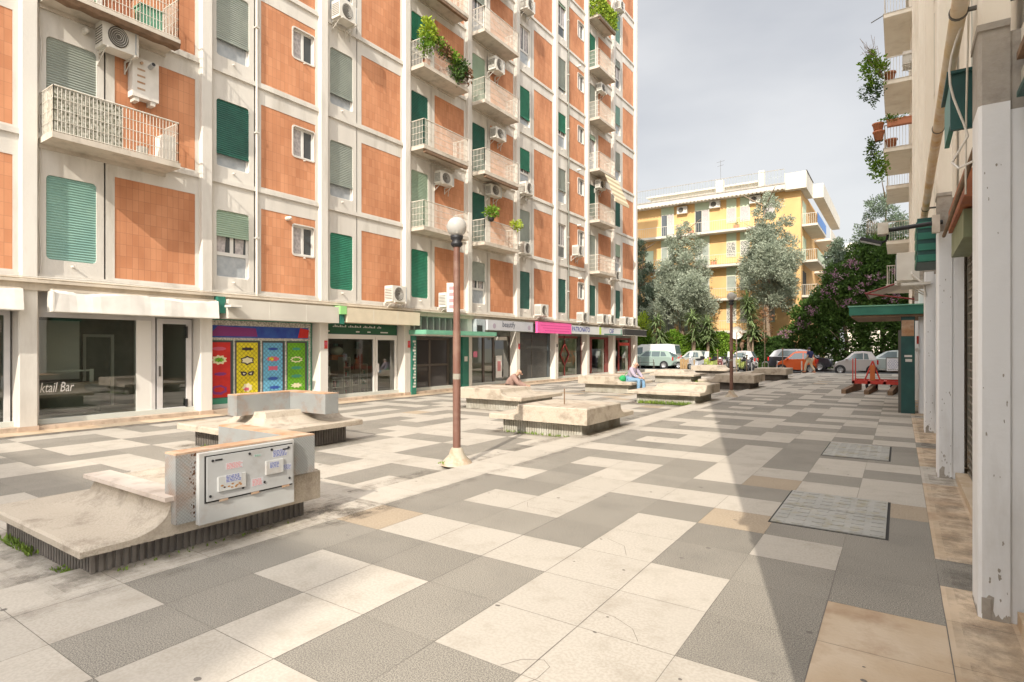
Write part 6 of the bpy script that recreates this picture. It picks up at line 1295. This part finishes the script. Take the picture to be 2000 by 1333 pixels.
def person(loc, rz, label, J, shirtm, trousm, shoem, hairm=None, bald=True, sleeves=True, group=None):
    """J: joints dict in metres, local space, facing +X"""
    t = thing('person', loc, label, 'person', None, rz)
    names = ['pel', 'bel', 'chest', 'neck', 'head', 'crown', 'shl', 'ell', 'wrl', 'hdl', 'shr', 'elr', 'wrr', 'hdr', 'hipl', 'knl', 'anl', 'tol', 'hipr', 'knr', 'anr', 'tor']
    ed = [('pel', 'bel'), ('bel', 'chest'), ('chest', 'neck'), ('neck', 'head'), ('head', 'crown'), ('chest', 'shl'), ('shl', 'ell'), ('ell', 'wrl'), ('wrl', 'hdl'), ('chest', 'shr'), ('shr', 'elr'), ('elr', 'wrr'), ('wrr', 'hdr'), ('pel', 'hipl'), ('hipl', 'knl'), ('knl', 'anl'), ('anl', 'tol'), ('pel', 'hipr'), ('hipr', 'knr'), ('knr', 'anr'), ('anr', 'tor')]
    rad = dict(pel=.13, bel=.125, chest=.135, neck=.05, head=.088, crown=.075, shl=.062, ell=.042, wrl=.03, hdl=.028, shr=.062, elr=.042, wrr=.03, hdr=.028, hipl=.085, knl=.058, anl=.042, tol=.035, hipr=.085, knr=.058, anr=.042, tor=.035)
    ix = {n_: i for i, n_ in enumerate(names)}
    V = [Vector(J[n_]) for n_ in names]; E_ = [(ix[a], ix[b_]) for a, b_ in ed]; Rr = [rad[n_] for n_ in names]
    # fingers: five short chains on each hand
    for h, w_ in (('hdl', 'wrl'), ('hdr', 'wrr')):
        hp = Vector(J[h]); d = (hp-Vector(J[w_])).normalized(); sd = d.orthogonal().normalized()
        for k in range(5):
            if k < 4: a = hp+sd*(k-1.5)*.018; p1 = a+d*(.04-.004*abs(k-1.5)); p2 = p1+(d+sd.cross(d)*.6).normalized()*.03
            else: a = hp-d*.03; p1 = a+sd*.04+d*.02; p2 = p1+d*.03
            i0 = len(V); V += [p1, p2]; Rr += [.009, .008]; E_ += [(ix[h], i0), (i0, i0+1)]
    body_ = skinmesh('body', V, E_, Rr, skin, t)
    hd = Vector(J['head']); fd = Vector(J.get('face', (1, 0, 0))).normalized(); up = (Vector(J['crown'])-hd).normalized(); sd = up.cross(fd).normalized()
    b = MB(); c = hd+up*.02
    b.sph(tuple(c+fd*.105-up*.01), .022, skin); 
    for s in (-1, 1): b.sph(tuple(c+fd*.088+sd*s*.034+up*.03), .012, M['black']); b.sph(tuple(c+sd*s*.092), .028, skin, .6, .5, 1)
    b.box(*(lambda q: (q.x-.006, q.x+.006, q.y-.02, q.y+.02, q.z-.004, q.z+.004))(c+fd*.095-up*.05), mat('lips', (.35, .14, .11), .6)); b.build('face', t, False)
    if hairm:
        b = MB(); q = hd+up*(.045 if not bald else -.01)-fd*(.02 if not bald else .035); b.sph(tuple(q), .1 if not bald else .092, hairm, 1, 1, 1.0 if not bald else .75); b.build('hair', t, False)
    g = 1.28
    tn = ['pel', 'bel', 'chest', 'neck', 'shl', 'ell', 'shr', 'elr']+(['wrl', 'wrr'] if sleeves else []); 
    te = [('pel', 'bel'), ('bel', 'chest'), ('chest', 'neck'), ('chest', 'shl'), ('shl', 'ell'), ('chest', 'shr'), ('shr', 'elr')]+([('ell', 'wrl'), ('elr', 'wrr')] if sleeves else [])
    ti = {n_: i for i, n_ in enumerate(tn)}; VV = [Vector(J[n_]) for n_ in tn]
    if not sleeves: VV[ti['ell']] = VV[ti['shl']].lerp(VV[ti['ell']], .75); VV[ti['elr']] = VV[ti['shr']].lerp(VV[ti['elr']], .75)
    VV[ti['neck']] = Vector(J['chest']).lerp(Vector(J['neck']), .75)
    skinmesh('shirt', VV, [(ti[a], ti[b_]) for a, b_ in te], [rad[n_]*g+.012 for n_ in tn], shirtm, t)
    tn = ['pel', 'hipl', 'knl', 'anl', 'hipr', 'knr', 'anr']; te = [('pel', 'hipl'), ('hipl', 'knl'), ('knl', 'anl'), ('pel', 'hipr'), ('hipr', 'knr'), ('knr', 'anr')]; ti = {n_: i for i, n_ in enumerate(tn)}
    skinmesh('trousers', [Vector(J[n_]) for n_ in tn], [(ti[a], ti[b_]) for a, b_ in te], [rad[n_]*1.2+.014 for n_ in tn], trousm, t)
    for s in 'lr':
        a, q = Vector(J['an'+s]), Vector(J['to'+s]); b = MB(); mid = a.lerp(q, .5); mid.z = min(a.z, q.z)-.0; dd = (q-a); l = dd.length/2+.08
        ang = math.atan2(dd.y, dd.x); i0 = len(b.v); b.sph((0, 0, 0), 1, shoem, l, .05, .055); b.v = [(mid.x+x*cos(ang)-y*sin(ang), mid.y+x*sin(ang)+y*cos(ang), mid.z+z) for x, y, z in b.v]; b.build('shoe', t, False)
    return t
# seated man in jeans: sits on the edge of the third bench of the left row, facing the walkway
sz_ = .40
J = dict(pel=(0, 0, sz_+.10), bel=(.02, 0, sz_+.26), chest=(.10, 0, sz_+.45), neck=(.19, 0, sz_+.58), head=(.24, 0, sz_+.68), crown=(.26, 0, sz_+.75), face=(1, 0, -.35), shl=(.12, .17, sz_+.50), ell=(.28, .22, sz_+.28), wrl=(.45, .12, sz_+.18), hdl=(.50, .08, sz_+.16), shr=(.12, -.17, sz_+.50), elr=(.28, -.22, sz_+.28), wrr=(.45, -.12, sz_+.18), hdr=(.50, -.06, sz_+.16),
         hipl=(.04, .10, sz_+.09), knl=(.46, .14, sz_+.10), anl=(.50, .13, .06), tol=(.64, .14, .035), hipr=(.04, -.10, sz_+.09), knr=(.46, -.14, sz_+.10), anr=(.42, -.13, .06), tor=(.56, -.15, .035))
shirt = mat('check_shirt', (.42, .36, .42), .9, (.30, .26, .34), 30); jeans = mat('jeans', (.22, .36, .50), .9, (.16, .28, .42), 8)
person((-8.60, 21.0, LZ), radians(-12), 'man in a pale checked shirt and jeans sitting on a bench with a green bag', J, shirt, jeans, M['black'], mat('grey_hair', (.48, .45, .42), .9))
b = MB(); b.sph((-8.82, 20.72, .47), .16, mat('green_bag', (.02, .33, .10), .7, (.015, .26, .08), 8), .8, 1.1, .85); b.cyl((-8.8, 20.75, .55), (-8.68, 20.85, .72), .012, mat('green_bag', (0, 0, 0))); tag(b.build('bag'), 'green cloth bag beside the seated man in jeans', 'bag')
# hunched man in brown behind the second bench of the left row
z_ = .36
J2 = dict(pel=(0, 0, z_+.10), bel=(.01, 0, z_+.25), chest=(.12, 0, z_+.43), neck=(.22, 0, z_+.53), head=(.30, 0, z_+.60), crown=(.35, 0, z_+.66), face=(1, 0, -.8), shl=(.14, .17, z_+.47), ell=(.32, .21, z_+.24), wrl=(.52, .10, z_+.16), hdl=(.58, .06, z_+.17), shr=(.14, -.17, z_+.47), elr=(.32, -.21, z_+.24), wrr=(.52, -.10, z_+.16), hdr=(.58, -.05, z_+.17),
          hipl=(.04, .10, z_+.09), knl=(.45, .13, z_+.10), anl=(.46, .13, .06), tol=(.6, .14, .035), hipr=(.04, -.10, z_+.09), knr=(.45, -.13, z_+.10), anr=(.46, -.13, .06), tor=(.6, -.14, .035))
person((-9.98, 14.7, LZ), radians(25), 'hunched bald man in a brown jacket sitting with his back to us, behind a bench', J2, mat('brown_jacket', (.33, .21, .17), .95, (.27, .17, .14), 20), mat('brown_trousers', (.16, .12, .10), .9), M['black'])
# walking man
J3 = dict(pel=(0, 0, .92), bel=(0, 0, 1.08), chest=(.02, 0, 1.30), neck=(.03, 0, 1.46), head=(.05, 0, 1.56), crown=(.06, 0, 1.66), face=(1, 0, -.1), shl=(0, .19, 1.37), ell=(-.06, .26, 1.10), wrl=(.10, .24, .92), hdl=(.16, .22, .88), shr=(0, -.19, 1.37), elr=(-.1, -.27, 1.12), wrr=(.02, -.28, .90), hdr=(.05, -.28, .83),
          hipl=(.0, .09, .88), knl=(.22, .10, .52), anl=(.28, .09, .09), tol=(.42, .09, .05), hipr=(0, -.09, .88), knr=(-.04, -.10, .48), anr=(-.30, -.09, .14), tor=(-.20, -.10, .04))
navy = mat('navy_shirt', (.02, .025, .09), .85); khaki = mat('khaki_trousers', (.58, .46, .32), .9, (.50, .40, .28), 10)
person((-5.0, 43.2, 0), radians(150), 'man in a navy short sleeved shirt and beige trousers walking before the orange car', J3, navy, khaki, M['terra'], M['black'], bald=False, sleeves=False)
